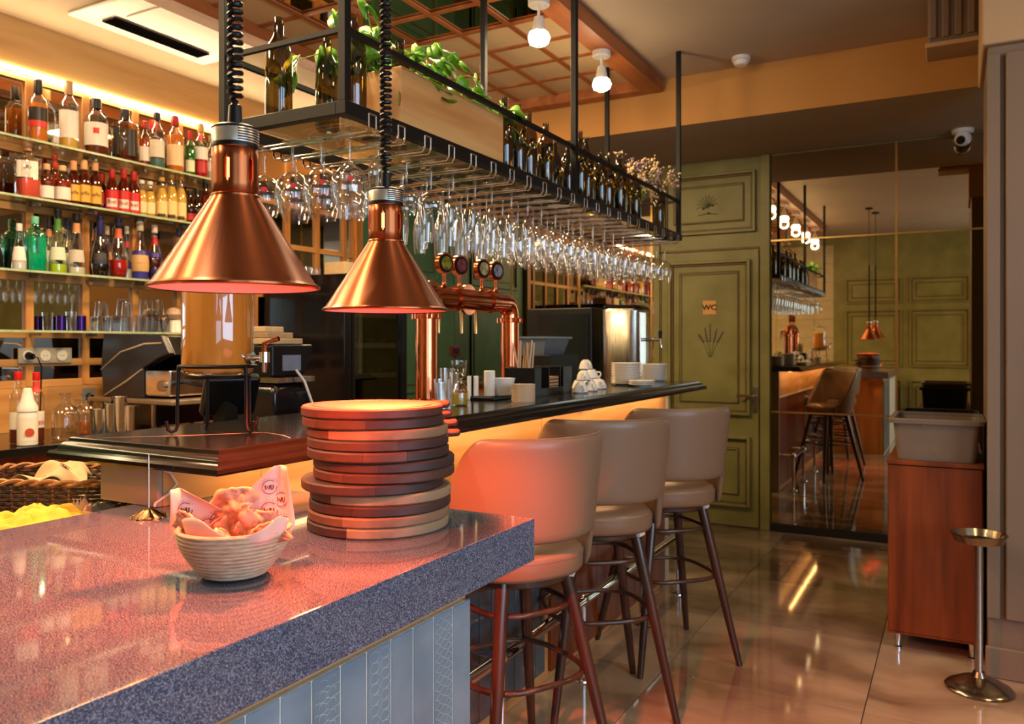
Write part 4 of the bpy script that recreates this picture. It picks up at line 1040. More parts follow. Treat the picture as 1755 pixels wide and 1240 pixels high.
def row(z, items, shelf, X=XBT):
    out = []
    for it in items:
        px, ty, hw, kind, tint, liq, fill, cap, labels, desc = it[:10]; text = it[10] if len(it) > 10 else None
        XX = it[11] if len(it) > 11 else X
        q = onX(px, ty, XX); H = q.z-z; r = psz(hw, q)
        if text: text = (text[0], text[1]*r, text[2], text[3])
        nm = 'beer_bottle' if kind == 'beer' else 'liquor_bottle'
        out.append(bottle(Vector((q.x, q.y, z+.0005)), kind, H, r, tint, liq, fill, cap, labels, nm, desc+' on the '+shelf+' glass shelf', 'bottle', 'bottles on the '+shelf+' shelf', text))
    return out
BK1, RD, GD, WH, NV = (24, 20, 20), (170, 26, 22), (196, 150, 70), (232, 224, 212), (26, 30, 70)
OR, YE, PK = (232, 130, 40), (240, 190, 80), (240, 96, 76)
r1 = row(2.48, [
 (65, 138, 15.5, 'spirit', CLR, OR, .62, (BK1, .78), [(BK1, .34, .55, 2.2), ((200, 50, 30), .24, .34, 2.2)], 'amber whisky bottle with black and red label and black cap'),
 (99, 214, 9, 'spirit', CLR, (220, 226, 200), .5, ((200, 200, 190), .84), [(WH, .25, .5, 1.6)], 'small clear bottle half hidden beside the tall cork bottle', None, -4.385),
 (118, 140, 15.5, 'spirit', CLR, YE, .16, ((190, 140, 90), .80), [(WH, .16, .56, 2.4)], 'clear bottle with tall cork stopper and large white label'),
 (165, 170, 19, 'spirit', CLR, (110, 46, 14), .18, (BK1, .82), [(WH, .16, .56, 2.6), ((200, 30, 30), .36, .46, .5)], 'broad bottle with white label, red seal and black cap'),
 (214, 188, 19, 'square', (.86, .66, .44), (90, 34, 10), .2, (BK1, .80), [(BK1, .10, .60, 2.0)], 'square bottle with black label and black cap'),
 (248, 208, 10, 'spirit', AMB, (170, 70, 20), .6, (RD, .84), [(WH, .15, .45, 1.8)], 'narrow brown bottle with red cap', None, -4.38),
 (269, 193, 13, 'spirit', CLR, (90, 130, 120), .18, (BK1, .86), [((220, 210, 190), .2, .5, 2.2)], 'clear bottle with dark cap and pale label'),
 (300, 199, 14.5, 'spirit', CLR, OR, .66, (RD, .82), [((244, 200, 150), .12, .48, 2.2)], 'orange liqueur bottle with red cap'),
 (326, 225, 9, 'wine', GRN, (30, 130, 30), .6, (RD, .80), [((230, 230, 190), .1, .35, 1.8)], 'green bottle with red cap'),
 (344, 212, 12, 'spirit', CLR, (190, 14, 24), .5, (GD, .84), [(WH, .34, .56, 2.4), ((180, 30, 30), .1, .3, 2.2)], 'red aperitif bottle with gold cap and white label'),
 (362, 233, 9, 'spirit', CLR, (220, 226, 180), .5, ((120, 120, 110), .86), [(WH, .2, .4, 1.6)], 'clear bottle with grey cap next to the red aperitif'),
 (380, 214, 9, 'wine', GRN, (50, 140, 30), .6, (RD, .80), [(WH, .2, .4, 1.6)], 'second green bottle with red cap, near the heat lamp neck'),
 (402, 220, 10, 'spirit', AMB, (190, 100, 30), .6, (BK1, .84), [(WH, .2, .45, 1.8)], 'amber bottle behind the coiled lamp cord'),
 (424, 226, 11, 'spirit', CLR, (200, 120, 30), .5, (GD, .84), [(WH, .2, .45, 1.8)], 'gold capped bottle behind the heat lamp neck'),
], 'topmost')
r2 = row(2.175, [
 (47, 246, 17.5, 'square', CLR, PK, .34, ((190, 140, 100), .86), [(WH, .36, .66, 1.7)], 'square clear bottle of pink liquor with white label', ('PERAI', .52, .54, BK1)),
 (80, 281, 13, 'spirit', AMB, (120, 40, 14), .6, ((220, 180, 130), .84), [(WH, .08, .40, 2)], 'brown bottle with light cap and low white label'),
 (94, 265, 10, 'spirit', AMB, (150, 60, 20), .6, ((190, 60, 24), .70), [(WH, .1, .4, 1.6)], 'tall amber bottle with long orange neck foil', None, -4.39),
 (107, 284, 14, 'spirit', AMB, (150, 50, 20), .6, ((230, 190, 140), .86), [(WH, .10, .42, 2.2)], 'copper coloured bottle with cream cap and white label'),
 (126, 276, 11, 'beer', BRN, (110, 44, 10), .7, ((220, 160, 110), .78), [((226, 170, 60), .10, .46, 2.2)], 'brown ale bottle with yellow label, first of three', ('Leffe', .8, .28, (60, 30, 20))),
 (144, 274, 11.5, 'beer', BRN, (110, 44, 10), .7, ((222, 176, 120), .78), [((226, 170, 60), .10, .46, 2.2)], 'brown ale bottle with yellow label, middle of three', ('Leffe', .8, .28, (60, 30, 20))),
 (163, 276, 11, 'beer', BRN, (110, 44, 10), .7, ((210, 160, 110), .78), [((226, 170, 60), .10, .46, 2.2)], 'brown ale bottle with yellow label, third of three', ('Leffe', .8, .28, (60, 30, 20))),
 (175, 298, 9, 'beer', BRN, (60, 20, 10), .6, (RD, .74), [(RD, .2, .5, 1.5)], 'small dark bottle with red cap behind the lager bottles', None, -4.395),
 (192, 290, 11, 'beer', BRN, (120, 30, 12), .7, (RD, .74), [((200, 30, 34), .04, .50, 2.6), (WH, .1, .3, 1.6)], 'red lager bottle, first of three', ('Bud', .9, .22, (160, 20, 30))),
 (212, 290, 11, 'beer', BRN, (120, 30, 12), .7, (RD, .74), [((200, 30, 34), .04, .50, 2.6), (WH, .1, .3, 1.6)], 'red lager bottle, middle of three', ('Bud', .9, .22, (160, 20, 30))),
 (229, 294, 11, 'beer', BRN, (120, 30, 12), .7, (RD, .74), [((200, 30, 34), .04, .50, 2.6), (WH, .1, .3, 1.6)], 'red lager bottle, third of three', ('Bud', .9, .22, (160, 20, 30))),
 (243, 309, 9, 'beer', CLR, YE, .72, (WH, .9), [((244, 214, 160), .1, .4, 2)], 'pale yellow lager bottle, first of the clear ones'),
 (257, 311, 9.5, 'beer', CLR, YE, .72, (WH, .9), [((244, 214, 160), .1, .4, 2)], 'pale yellow lager bottle, second of the clear ones'),
 (277, 304, 10.5, 'beer', CLR, YE, .74, (GD, .9), [((240, 206, 140), .1, .42, 2), (BK1, .06, .13, 1.2)], 'clear lager bottle with cream label, third of the clear ones'),
 (294, 300, 10.5, 'beer', CLR, YE, .74, (GD, .9), [((240, 206, 140), .1, .42, 2), (BK1, .06, .13, 1.2)], 'clear lager bottle with cream label, fourth of the clear ones'),
 (310, 303, 10, 'beer', CLR, YE, .74, (GD, .9), [((240, 206, 140), .1, .42, 2), (BK1, .06, .13, 1.2)], 'clear lager bottle with cream label, fifth of the clear ones'),
 (325, 326, 9, 'beer', BRN, (40, 14, 10), .7, (BK1, .86), [(RD, .1, .3, 2)], 'dark bottle with low red label next to the clear lagers'),
 (338, 324, 9, 'beer', BRN, (40, 14, 10), .7, (BK1, .86), [(RD, .1, .3, 2)], 'dark bottle with low red label near the lamp shade'),
 (352, 312, 10, 'beer', BRN, (140, 24, 20), .7, (BK1, .86), [((200, 40, 40), .15, .4, 2)], 'red brown bottle beside the lamp shade'),
], 'second')
r3 = row(1.79, [
 (33, 383, 12, 'cone', CLR, (240, 236, 220), .5, (WH, .84), [(WH, .2, .5, 2)], 'clear bottle with white label at the shelf start'),
 (60, 371, 15.5, 'square', TEAL, (20, 190, 150), .62, ((120, 200, 160), .86), [((16, 100, 84), .34, .62, .8), ((170, 140, 60), .28, .40, .4)], 'square emerald green gin bottle'),
 (84, 372, 11, 'cone', CLR, (230, 220, 190), .3, (BK1, .80), [((196, 120, 70), .66, .76, 3), (WH, .2, .4, 1.8)], 'clear bottle with black cap half behind the emerald one', None, -4.385),
 (99, 358, 14.5, 'cone', (.86, .96, .80), (206, 220, 30), .14, (BK1, .88), [((60, 120, 40), .66, .84, 3), ((214, 218, 190), .2, .40, 2)], 'clear bottle with lime green remainder'),
 (116, 378, 10, 'cone', CLR, (220, 210, 190), .4, (NV, .84), [(WH, .2, .4, 1.8)], 'clear bottle with navy cap behind the lime one', None, -4.395),
 (131, 366, 15, 'cone', CLR, (236, 226, 200), .12, (BK1, .86), [((200, 140, 90), .68, .84, 3), ((196, 186, 170), .2, .40, 2)], 'empty clear bottle with dark cap'),
 (172, 370, 15, 'curvy', CLR, (24, 18, 20), .52, ((36, 34, 90), .68), [((60, 56, 60), .2, .38, 1.4)], 'curved bottle of black liqueur with violet neck'),
 (184, 388, 9, 'curvy', CLR, (200, 150, 100), .5, ((220, 190, 150), .84), [((210, 160, 110), .2, .5, 2)], 'slim bottle behind the black liqueur', None, -4.395),
 (203, 374, 15, 'curvy', CLR, (190, 34, 20), .30, (NV, .86), [((190, 90, 60), .66, .82, 3)], 'curved bottle with red liqueur remainder'),
 (217, 388, 9.5, 'cone', CLR, (230, 220, 190), .3, ((200, 196, 180), .86), [(RD, .60, .72, 3), ((40, 40, 100), .2, .34, 2)], 'slim clear bottle with red neck band', None, -4.385),
 (240, 380, 14.5, 'curvy', (.9, .8, .62), (206, 166, 110), .42, ((190, 180, 160), .84), [((48, 40, 130), .42, .50, 3), ((206, 166, 110), .14, .42, 3), ((60, 56, 150), .02, .13, 2.4)], 'cream liqueur bottle with violet bands'),
 (265, 386, 12.5, 'curvy', CLR, (70, 14, 22), .42, ((220, 200, 190), .86), [(RD, .64, .78, 3), ((48, 40, 130), .42, .50, 3), ((30, 24, 90), .04, .2, 2)], 'dark red liqueur bottle with red neck and violet band'),
 (307, 391, 11, 'cone', CLR, (236, 226, 200), .3, (NV, .84), [(WH, .2, .4, 1.8)], 'clear bottle with navy cap partly behind the lamp shade'),
 (340, 395, 12, 'cone', AMB, (170, 80, 20), .5, (BK1, .84), [(WH, .2, .4, 1.8)], 'amber bottle behind the heat lamp shade'),
 (375, 398, 12, 'spirit', CLR, (200, 60, 30), .5, (BK1, .84), [(WH, .2, .4, 1.8)], 'orange red bottle behind the heat lamp shade'),
], 'third')
# the shelves run on out of the frame; what the mirrors show of them
allb = {2.48: r1, 2.175: r2, 1.79: r3}
for z, rr0 in allb.items():
    y = .80
    while y < 2.36:
        s_ = R.choice(rr0); q = copy_tree(s_); q.location = (XBT+R.uniform(-.02, .02), y, z+.0005)
        q['label'] = 'liquor bottle further along the shelf, seen only in the mirrors'; q['group'] = 'bottles beyond the frame on the shelves'
        y += R.uniform(.085, .115)
# lowest shelf: glasses and cups
def shelfglass(px, hw, hpx, nm, lab, mat, prof, z=1.475, X=-4.33, cat='glass', grp=None, n=20):
    q = onX(px, 560, X); s_ = psz(hw, q); h = psz(hpx, q)
    o = MB().lathe([(a*s_, b*h) for a, b in prof], (q.x, q.y, z+.0005), n).build(nm, mat); tag(o, lab, cat, grp); return o
TUM = [(0, .03), (.8, .03), (1, 1), (.96, 1), (.76, .06), (0, .06)]; INV = [(0, .97), (.8, .97), (.84, .9), (1, 0), (.95, 0), (.78, .9), (0, .92)]
M['violet'] = P('violet_metal_cup', (70, 40, 110), .25, .9, scale=20)
for k, px in enumerate((105, 139)): shelfglass(px, 8, 26, 'metal_cup', 'small violet metal cup on the lowest shelf, ' + ('farther from the lamp' if k == 0 else 'nearer to the lamp'), M['violet'], [(0, 0), (1, 0), (1, 1), (.93, 1), (.93, .05), (0, .05)], grp='violet metal cups', cat='cup')
shelfglass(122, 9, 33, 'tumbler', 'clear tumbler between the two violet metal cups', M['glass2'], TUM)
for k, (px, hw, h, lv) in enumerate(((165, 11, 26, 0), (183, 11, 26, 0), (172, 10, 24, 1), (216, 10, 26, 0), (217, 9, 24, 1), (240, 12, 30, 0), (262, 12, 28, 0), (281, 12, 26, 0), (250, 11, 28, 1), (270, 11, 26, 1))):
    q = onX(px, 560, -4.33); zz = 1.475+lv*psz(27 if px < 230 else 30, q)
    shelfglass(px, hw, h, 'tumbler', 'upturned clear tumbler on the lowest shelf, ' + ['first in the pair under the pyramid', 'second in the pair under the pyramid', 'on top of the small pyramid', 'lower one of the middle tower', 'upper one of the middle tower', 'lower row, first before the lamp', 'lower row, second before the lamp', 'lower row, third before the lamp', 'upper row, first before the lamp', 'upper row, second before the lamp'][k], M['glass2'], INV, z=zz, grp='upturned tumblers on the lowest shelf')
shelfglass(300, 16, 22, 'ceramic_bowl', 'white ceramic bowl on the lowest shelf by the juice', M['white'], [(0, .97), (.5, .97), (.7, .9), (1, 0), (.95, 0), (.6, .85), (0, .88)], cat='bowl')
shelfglass(298, 14, 20, 'pot_lid', 'round cream lid resting on the white ceramic bowl', M['rattan'], [(0, 0), (.7, .05), (1, .4), (.8, .8), (.3, 1), (0, 1)], z=1.475+psz(22.5, onX(300, 560, -4.33)), cat='lid')

# rack top: bottles, planter, dried flowers
WB = [('bottle_green')]
wb0 = bottle(Vector((0, 0, 0)), 'wine', .30, .037, 'bottle_green', None, 0, None, [], 'wine_bottle', 'w', 'bottle', 'empty dark wine bottles on the rack')
def wineb(x, y, lab, s_=1.0, first=[True]):
    q = wb0 if first[0] else copy_tree(wb0); first[0] = False
    q.location = (x, y, ZR+.0004); q.scale = (s_, s_, s_); q['label'] = lab
def rx(px, X): return onX(px, 590, X).y
wineb(-1.78, rx(478, -1.78), 'dark green wine bottle alone at the near corner of the rack', 1.08)
wineb(-1.72, rx(561, -1.72), 'dark green wine bottle just behind the near rack post')
wineb(-1.55, rx(606, -1.55), 'dark green wine bottle between near post and planter', 1.04)
wineb(-1.53, rx(692, -1.53)-.02, 'dark green wine bottle beside the planter box in front')
fr_ = [(-1.53, 2.74), (-1.53, 2.85), (-1.54, 2.96), (-1.52, 3.08), (-1.53, 3.32), (-1.52, 3.43), (-1.54, 3.55), (-1.52, 3.68), (-1.53, 3.80), (-1.52, 3.93), (-1.54, 4.06), (-1.52, 4.17), (-1.53, 4.60)]
bk_ = [(-1.68, 2.78), (-1.70, 2.92), (-1.66, 3.05), (-1.72, 3.35), (-1.68, 3.5), (-1.70, 3.66), (-1.68, 3.86), (-1.70, 4.02), (-1.68, 4.25), (-1.80, 4.6)]
for k, (x, y) in enumerate(fr_): wineb(x, y, 'dark wine bottle in the front row on the rack, %s after the planter' % nth[k], R.choice((.94, 1, 1.0, 1.1)) if k != 4 else .8)
for k, (x, y) in enumerate(bk_): wineb(x, y, 'dark wine bottle in the rear row on the rack, %s after the planter' % nth[k], R.choice((.9, 1.0, 1.06)))
pb = thing('planter_box', (-1.61, 2.27, ZR), 'long pale oak planter box standing on the rack', 'planter')
MB().box(-1.73, -1.49, 2.02, 2.66, ZR+.0005, ZR+.19).build('box', M['oak'], pb, bevel=.003)
M['soil'] = P('potting_soil', (50, 36, 26), .9, scale=60, bump=.8)
MB().box(-1.715, -1.505, 2.035, 2.645, ZR+.1905, ZR+.196).build('soil', M['soil'], pb)
def leafmesh(s_):
    pts = [(0, 0), (.28, -.06), (.48, .14), (.50, .40), (.34, .72), (0, 1.05), (-.34, .72), (-.50, .40), (-.48, .14), (-.28, -.06)]
    m = MB(); vs = [(a*s_, b*s_, -abs(a)*-.22*s_-.25*s_*b*b) for a, b in pts]; mid = [(0, .35*s_, -.05*s_)]
    m.add(vs+mid, [(i, (i+1) % 10, 10) for i in range(10)]); return m
plants = []
for k in range(4):
    cy = 2.10+.165*k; t = thing('pothos_plant', (-1.61, cy, ZR+.197), 'leafy green pothos in the planter box, %s from the near end' % nth[k], 'plant', 'pothos plants in the rack planter'); plants.append(t)
    lf0 = None
    for b_ in range(15):
        a = R.uniform(-1.9, 2.0) if b_ % 3 else R.uniform(0, 6.28); Lh = R.uniform(.10, .24); rise = R.uniform(.02, .12)
        base = Vector((-1.61+R.uniform(-.06, .06), cy+R.uniform(-.05, .05), ZR+.197)); dr_ = Vector((math.cos(a)*.75, math.sin(a), 0))
        if k == 3 and b_ < 8: dr_ = Vector((R.uniform(-.2, .45), 1, 0)).normalized(); Lh = R.uniform(.16, .30); rise = .05
        pts = [base + dr_*Lh*q + up*(rise*math.sin(q*2.2)-(.12 if b_ < 5 else .03)*q*q) for q in [i/6 for i in range(7)]]
        MB().tube(pts, .0022, 5).build('vine', M['stem'], t)
        for q in (2, 3, 4, 5, 6):
            if R.random() < .15: continue
            s_ = R.uniform(.036, .060)
            if lf0 is None: lf0 = leafmesh(1).build('leaf', M['leaf'], None, base=False, smooth=180, solid=.02); o = lf0
            else: o = lf0.copy(); col.objects.link(o)
            o.parent = t; o.scale = (s_, s_, s_); o.location = pts[q] + Vector((R.uniform(-.02, .02), R.uniform(-.02, .02), R.uniform(-.012, .012))) - Vector(t.location)
            o.rotation_euler = (R.uniform(-1.5, .2), R.uniform(-.6, .6), a-PI/2+R.uniform(-1.3, 1.3))
# trailing near leaves left of the planter
t = thing('pothos_plant', (-1.66, 2.05, ZR+.197), 'bright pothos vine trailing over the near end of the planter', 'plant', 'pothos plants in the rack planter')
for pts_ in ([(-1.66, 2.04, .197), (-1.74, 1.95, .25), (-1.80, 1.90, .22), (-1.84, 1.88, .16)], [(-1.62, 2.04, .197), (-1.62, 1.96, .28), (-1.64, 1.90, .33)], [(-1.6, 2.05, .197), (-1.58, 1.99, .30), (-1.57, 1.95, .36)]):
    pts = [Vector((a, b, ZR+c_)) for a, b, c_ in pts_]; MB().tube(pts, .0022, 5).build('vine', M['stem'], t)
    for q in pts[1:]:
        for e_ in range(2):
            o = lf0.copy(); col.objects.link(o); o.parent = t; s_ = R.uniform(.055, .08); o.scale = (s_,)*3; o.location = q+Vector((0, 0, .01*e_))-Vector(t.location); o.rotation_euler = (R.uniform(-1.6, -.5), R.uniform(-.5, .5), R.uniform(0, 6.28))
# dried flowers
vz = Vector((-1.62, 4.42, ZR+.0003)); t = thing('dried_bouquet', vz, 'bouquet of dried flowers in a dark vase on the far rack end', 'bouquet')
MB().lathe([(0, 0), (.035, 0), (.042, .05), (.036, .10), (.022, .13), (.028, .15), (.024, .15), (.018, .13), (0, .12)], vz, 20).build('vase', M['bottle_green'], t)
mf_, ms_, ml_ = MB(), MB(), MB()
for k in range(90):
    a = R.uniform(0, 6.28); el = R.uniform(.0, 1.0); d_ = Vector((math.cos(a)*(1-el*.6), math.sin(a)*(1-el*.6), .35+el*.75)).normalized(); Lh = R.uniform(.16, .30)
    tip = vz + up*.13 + d_*Lh + Vector((0, 0, R.uniform(-.05, .02)))
    ms_.tube([vz+up*.13, vz+up*.13+d_*Lh*.5, tip], .0011, 3)
    m_ = mf_ if k % 3 else ml_
    for q in range(9): m_.sphere(tip+Vector((R.gauss(0, .014), R.gauss(0, .014), R.gauss(0, .018))), R.uniform(.004, .010), 6)
mf_.build('blossoms', M['dried'], t, kind='stuff'); ml_.build('lavender_heads', M['dried2'], t, kind='stuff'); ms_.build('stalks', M['stem'], t, kind='stuff')
# ------------------------------------------------------------------ bar stools
def stool(loc, bdir, label):
    """local frame: backrest towards +X"""
    t = thing('bar_stool', (0, 0, 0), label, 'bar stool', 'leather bar stools along the long bar')
    ZS0, ZS1 = .695, .775
    # seat: rounded thick cushion with seam
    def ringp(r, z, q=2.4, sx=1.0):
        out = []
        for i in range(40):
            a = 2*PI*i/40; k = (abs(math.cos(a))**q+abs(math.sin(a))**q)**(-1/q); out.append((r*k*math.cos(a)*sx, r*k*math.sin(a), z))
        return out
    MB().loft([ringp(r, z) for r, z in ((.170, ZS0-.006), (.200, ZS0), (.210, ZS0+.015), (.211, ZS0+.055), (.207, ZS0+.0565), (.209, ZS0+.059), (.204, ZS1-.008), (.185, ZS1+.003), (.13, ZS1+.010), (.05, ZS1+.013))]).build('seat', M['leather_seat'], t, smooth=50)
    MB().tube(ringp(.2105, ZS0+.057), .0022, 5, closed=True).build('seat_piping', M['piping'], t)
    # wrap-around backrest shell with a cut-out below
    ZT = 1.125; nu, nvv = 56, 20; A = math.radians(112)
    def sm(x): x = max(0, min(1, x)); return x*x*(3-2*x)
    def top(a): 
        d = abs(a); return ZT-.02*(d/.9)**2*0 - .335*sm((d-math.radians(50))/math.radians(62)) 
    def bot(a):
        d = abs(a); return ZS0+.12-.125*sm((d-math.radians(52))/math.radians(10))
    def rad(a, z): 
        h = (z-ZS0)/(ZT-ZS0); return .232+.045*h - .006*math.cos(2*a)
    out, inn = [], []
    def P_(a, v, side):
        zb, zt = bot(a), top(a); e = math.radians(112)-abs(a)
        z = zb+(zt-zb)*v
        # rounded rim
        rim = min(v*(zt-zb), (1-v)*(zt-zb)); 
        th = .024*min(1, (max(rim, 0)/.020+.05)**.5) * min(1, (e/.10+.05)**.5)
        r = rad(a, z) + side*th/1.0
        return Vector((r*math.cos(a)*.98, r*math.sin(a), z))
    vv = [0, .02, .05, .1] + [.1+.8*i/(nvv-8) for i in range(1, nvv-8)] + [.9, .95, .98, 1]
    aa = [-A+2*A*i/nu for i in range(nu+1)]
    V = []; Fc = []
    W = len(vv)
    for side in (.5, -.5):
        for a in aa:
            for v in vv: V.append(P_(a, v, side))
    n1 = len(aa)*W
    for i in range(nu):
        for j in range(W-1):
            q = i*W+j; Fc.append((q, q+W, q+W+1, q+1)); Fc.append((n1+q, n1+q+1, n1+q+W+1, n1+q+W))
        q = i*W; Fc.append((q, n1+q, n1+q+W, q+W)); q = i*W+W-1; Fc.append((q, q+W, n1+q+W, n1+q))
    for j in range(W-1):
        Fc.append((j, j+1, n1+j+1, n1+j)); q = nu*W+j; Fc.append((q, n1+q, n1+q+1, q+1))
    MB().add(V, Fc).build('backrest', M['leather'], t, smooth=80)
    pts = [P_(a, 1, 0)+up*.0005 for a in aa]; MB().tube(pts, .0028, 5).build('top_piping', M['piping'], t)
    # legs and rings
    legs = []
    for k in range(4):
        a = PI/4+k*PI/2; top_ = Vector((math.cos(a)*.165, math.sin(a)*.165, ZS0-.004)); ft = Vector((math.cos(a)*.335, math.sin(a)*.335, .0005)); legs.append((top_, ft))
        lg = MB().tube([top_, top_.lerp(ft, .25), top_.lerp(ft, .7), ft], [.022, .021, .017, .0135], 14).build('leg', M['walnut'], t, smooth=60)
    MB().lathe([(0, ZS0-.03), (.17, ZS0-.03), (.185, ZS0-.02), (.185, ZS0-.0065), (0, ZS0-.0065)], n=28).build('seat_base', M['walnut'], t)
    for z_ in (.585, .375):
        f = (ZS0-z_)/ZS0; rr = .165+.17*f; pts = []
        for i in range(48):
            a = 2*PI*i/48+PI/4; k = (abs(math.cos(a))**3.2+abs(math.sin(a))**3.2)**(-1/3.2)
            aL = a; pts.append(Vector((rr*.80*k*math.cos(a), rr*.80*k*math.sin(a), z_)))
        MB().tube(pts, .0095, 8, closed=True).build('foot_ring', M['walnut'], t, smooth=60)
    q = legs[0][0].lerp(legs[0][1], .03); MB().obox(Vector((legs[0][0].x*1.10, legs[0][0].y*1.10, ZS0-.012)), (.030, .046, .016), PI/4).build('maker_tag', M['paperwhite'], t, bevel=.001)
    t.location = loc; t.rotation_euler = (0, 0, math.radians(bdir)); return t
s0 = stool((-1.24, 2.28, 0), -28, 'taupe leather bar stool closest to the near bar end')
for loc, b, lab in (((-1.235, 2.95, 0), -50, 'taupe leather bar stool in the middle of the three'), ((-1.16, 3.58, 0), -45, 'taupe leather bar stool farthest down the bar by the green door')):
    q = copy_tree(s0); q.location = loc; q.rotation_euler = (0, 0, math.radians(b)); q['label'] = lab

# ------------------------------------------------------------------ cabinet, tubs, ash stand
CXa, CXb, CYa, CYb = -.272, .108, 4.09, 5.15
t = thing('side_cabinet', (-.08, 4.6, 0), 'reddish wooden side cabinet on short metal legs before the mirror', 'cabinet')
MB().box(CXa, CXb, CYa+.018, CYb, .082, .853).build('body', M['orange_wood'], t, bevel=.003)
MB().box(CXa+.003, CXb-.003, CYa, CYa+.017, .092, .850).build('door', M['orange_wood'], t, bevel=.003)
MB().box(CXa-.004, CXb+.004, CYa-.006, CYb+.004, .854, .874).build('top', M['orange_wood'], t, bevel=.003)
MB().box(CXa, CXb, CYa+.002, CYa+.017, .082, .0905).build('plinth_strip', M['orange_wood'], t)
for x in (CXa+.04, CXb-.04):
    for y in (CYa+.05, CYb-.05): MB().lathe([(0, .081), (.020, .081), (.011, .02), (.012, .014), (.018, .010), (.018, .0005), (0, .0005)], (x, y, 0), 20).build('leg', M['chrome'], t)
M['greytub'] = P('grey_plastic_tub', (116, 100, 86), .4, scale=30, var=.05)
def tub(name, x0, x1, y0, y1, z0, h, mat, lab, flare=.022):
    t = thing(name, ((x0+x1)/2, (y0+y1)/2, z0), lab, 'tub')
    def rr(o, z, c=.03):
        X0, X1, Y0, Y1 = x0-o, x1+o, y0-o, y1+o; out = []
        for cx, cy, a0 in ((X1-c, Y1-c, 0), (X0+c, Y1-c, 90), (X0+c, Y0+c, 180), (X1-c, Y0+c, 270)):
            for i in range(5): a = math.radians(a0+22.5*i); out.append((cx+c*math.cos(a), cy+c*math.sin(a), z))
        return out
    f = flare
    MB().loft([rr(0, z0+.0005), rr(f, z0+h-.02), rr(f, z0+h-.014), rr(f-.004, z0+h-.014), rr(-.004, z0+.005)]).build('shell', mat, t, smooth=40)
    MB().loft([rr(f+.001, z0+h-.022), rr(f+.018, z0+h-.022), rr(f+.020, z0+h-.004), rr(f+.016, z0+h), rr(f-.004, z0+h), rr(f-.004, z0+h-.013)], cap=False).build('rim', mat, t, smooth=40)
    return t
tb = tub('bus_tub', -.232, .082, 4.115, 4.50, .8745, .19, M['greytub'], 'grey plastic bus tub on the reddish cabinet', .018)
for x in (-.13, -.01): MB().box(x-.006, x+.006, 4.094, 4.108, 1.025, 1.041).build('rim_clip', M['greytub'], tb)
tub('black_tub', -.235, .08, 4.68, 5.05, .8745, .17, M['black'], 'black plastic tub behind the grey one on the cabinet', .010)
# ash stand
ax_, ay_ = .085, 3.80; t = thing('ashtray_stand', (ax_, ay_, 0), 'chrome post stand with a round dish beside the pilaster', 'ashtray stand')
MB().lathe([(0, .0005), (.122, .0005), (.125, .008), (.118, .016), (.110, .018), (.10, .026), (.07, .042), (.03, .055), (.020, .075), (0, .076)], (ax_, ay_, 0), 44).build('base', M['bronze'], t)
MB().cyl((ax_, ay_, .07), (ax_, ay_, .590), .0145, n=20).build('post', M['steel'], t)
MB().lathe([(0, .588), (.05, .590), (.088, .600), (.100, .628), (.104, .630), (.104, .634), (.096, .634), (.084, .606), (.05, .597), (0, .596)], (ax_, ay_, 0), 40).build('dish', M['bronze'], t)

# ------------------------------------------------------------------ wine fridge
t = thing('wine_fridge', (-4.0, 4.62, 0), 'tall black wine fridge with glass door at the end of the back bar', 'fridge')
fx0, fx1, fy0, fy1, fz = -4.40, -3.60, 4.30, 4.95, 1.885
MB().box(fx0, fx1-.05, fy0, fy1, .05, .08).box(fx0, fx1-.05, fy0, fy0+.03, .08, fz).box(fx0, fx1-.05, fy1-.03, fy1, .08, fz).box(fx0, fx0+.03, fy0+.03, fy1-.03, .08, fz).box(fx0+.03, fx1-.05, fy0+.03, fy1-.03, fz-.03, fz).build('cabinet', M['darkgloss'], t, bevel=.004)
dd = MB().box(fx1-.048, fx1, fy0, fy0+.05, .08, fz).box(fx1-.048, fx1, fy1-.05, fy1, .08, fz).box(fx1-.048, fx1, fy0+.05, fy1-.05, .08, .14).box(fx1-.048, fx1, fy0+.05, fy1-.05, fz-.06, fz).build('door', M['black'], t, bevel=.003)
MB().box(fx1-.03, fx1-.022, fy0+.051, fy1-.051, .141, fz-.061).build('door_glass', thin('fridge_glass', (.55, .58, .60), .12, .8), dd)
MB().box(fx1+.001, fx1+.022, fy0+.015, fy0+.03, .8, 1.6).build('handle', M['black_metal'], dd, bevel=.004)
M['fridge_shelf'] = wood('fridge_shelf_wood', (190, 160, 118), (160, 128, 90), .5, 1)
for k in range(7): 
    z = .30+.215*k
    MB().box(fx1-.075, fx1-.055, fy0+.06, fy1-.06, z, z+.035).build('shelf_front', M['fridge_shelf'], t, bevel=.002)
    MB().box(fx0+.04, fx1-.076, fy0+.035, fy1-.035, z+.005, z+.012).build('shelf', M['steel'], t)
for x in (fx0+.05, fx1-.12):
    for y in (fy0+.05, fy1-.05): MB().cyl((x, y, 0.0005), (x, y, .051), .02, n=10).build('foot', M['black'], t)
light('fridge_light', 'POINT', (-3.85, 4.62, 1.78), 1.2, (.8, .9, 1), (0, 0, 0), shadow_soft_size=.05)
wi = 0; fw0 = None
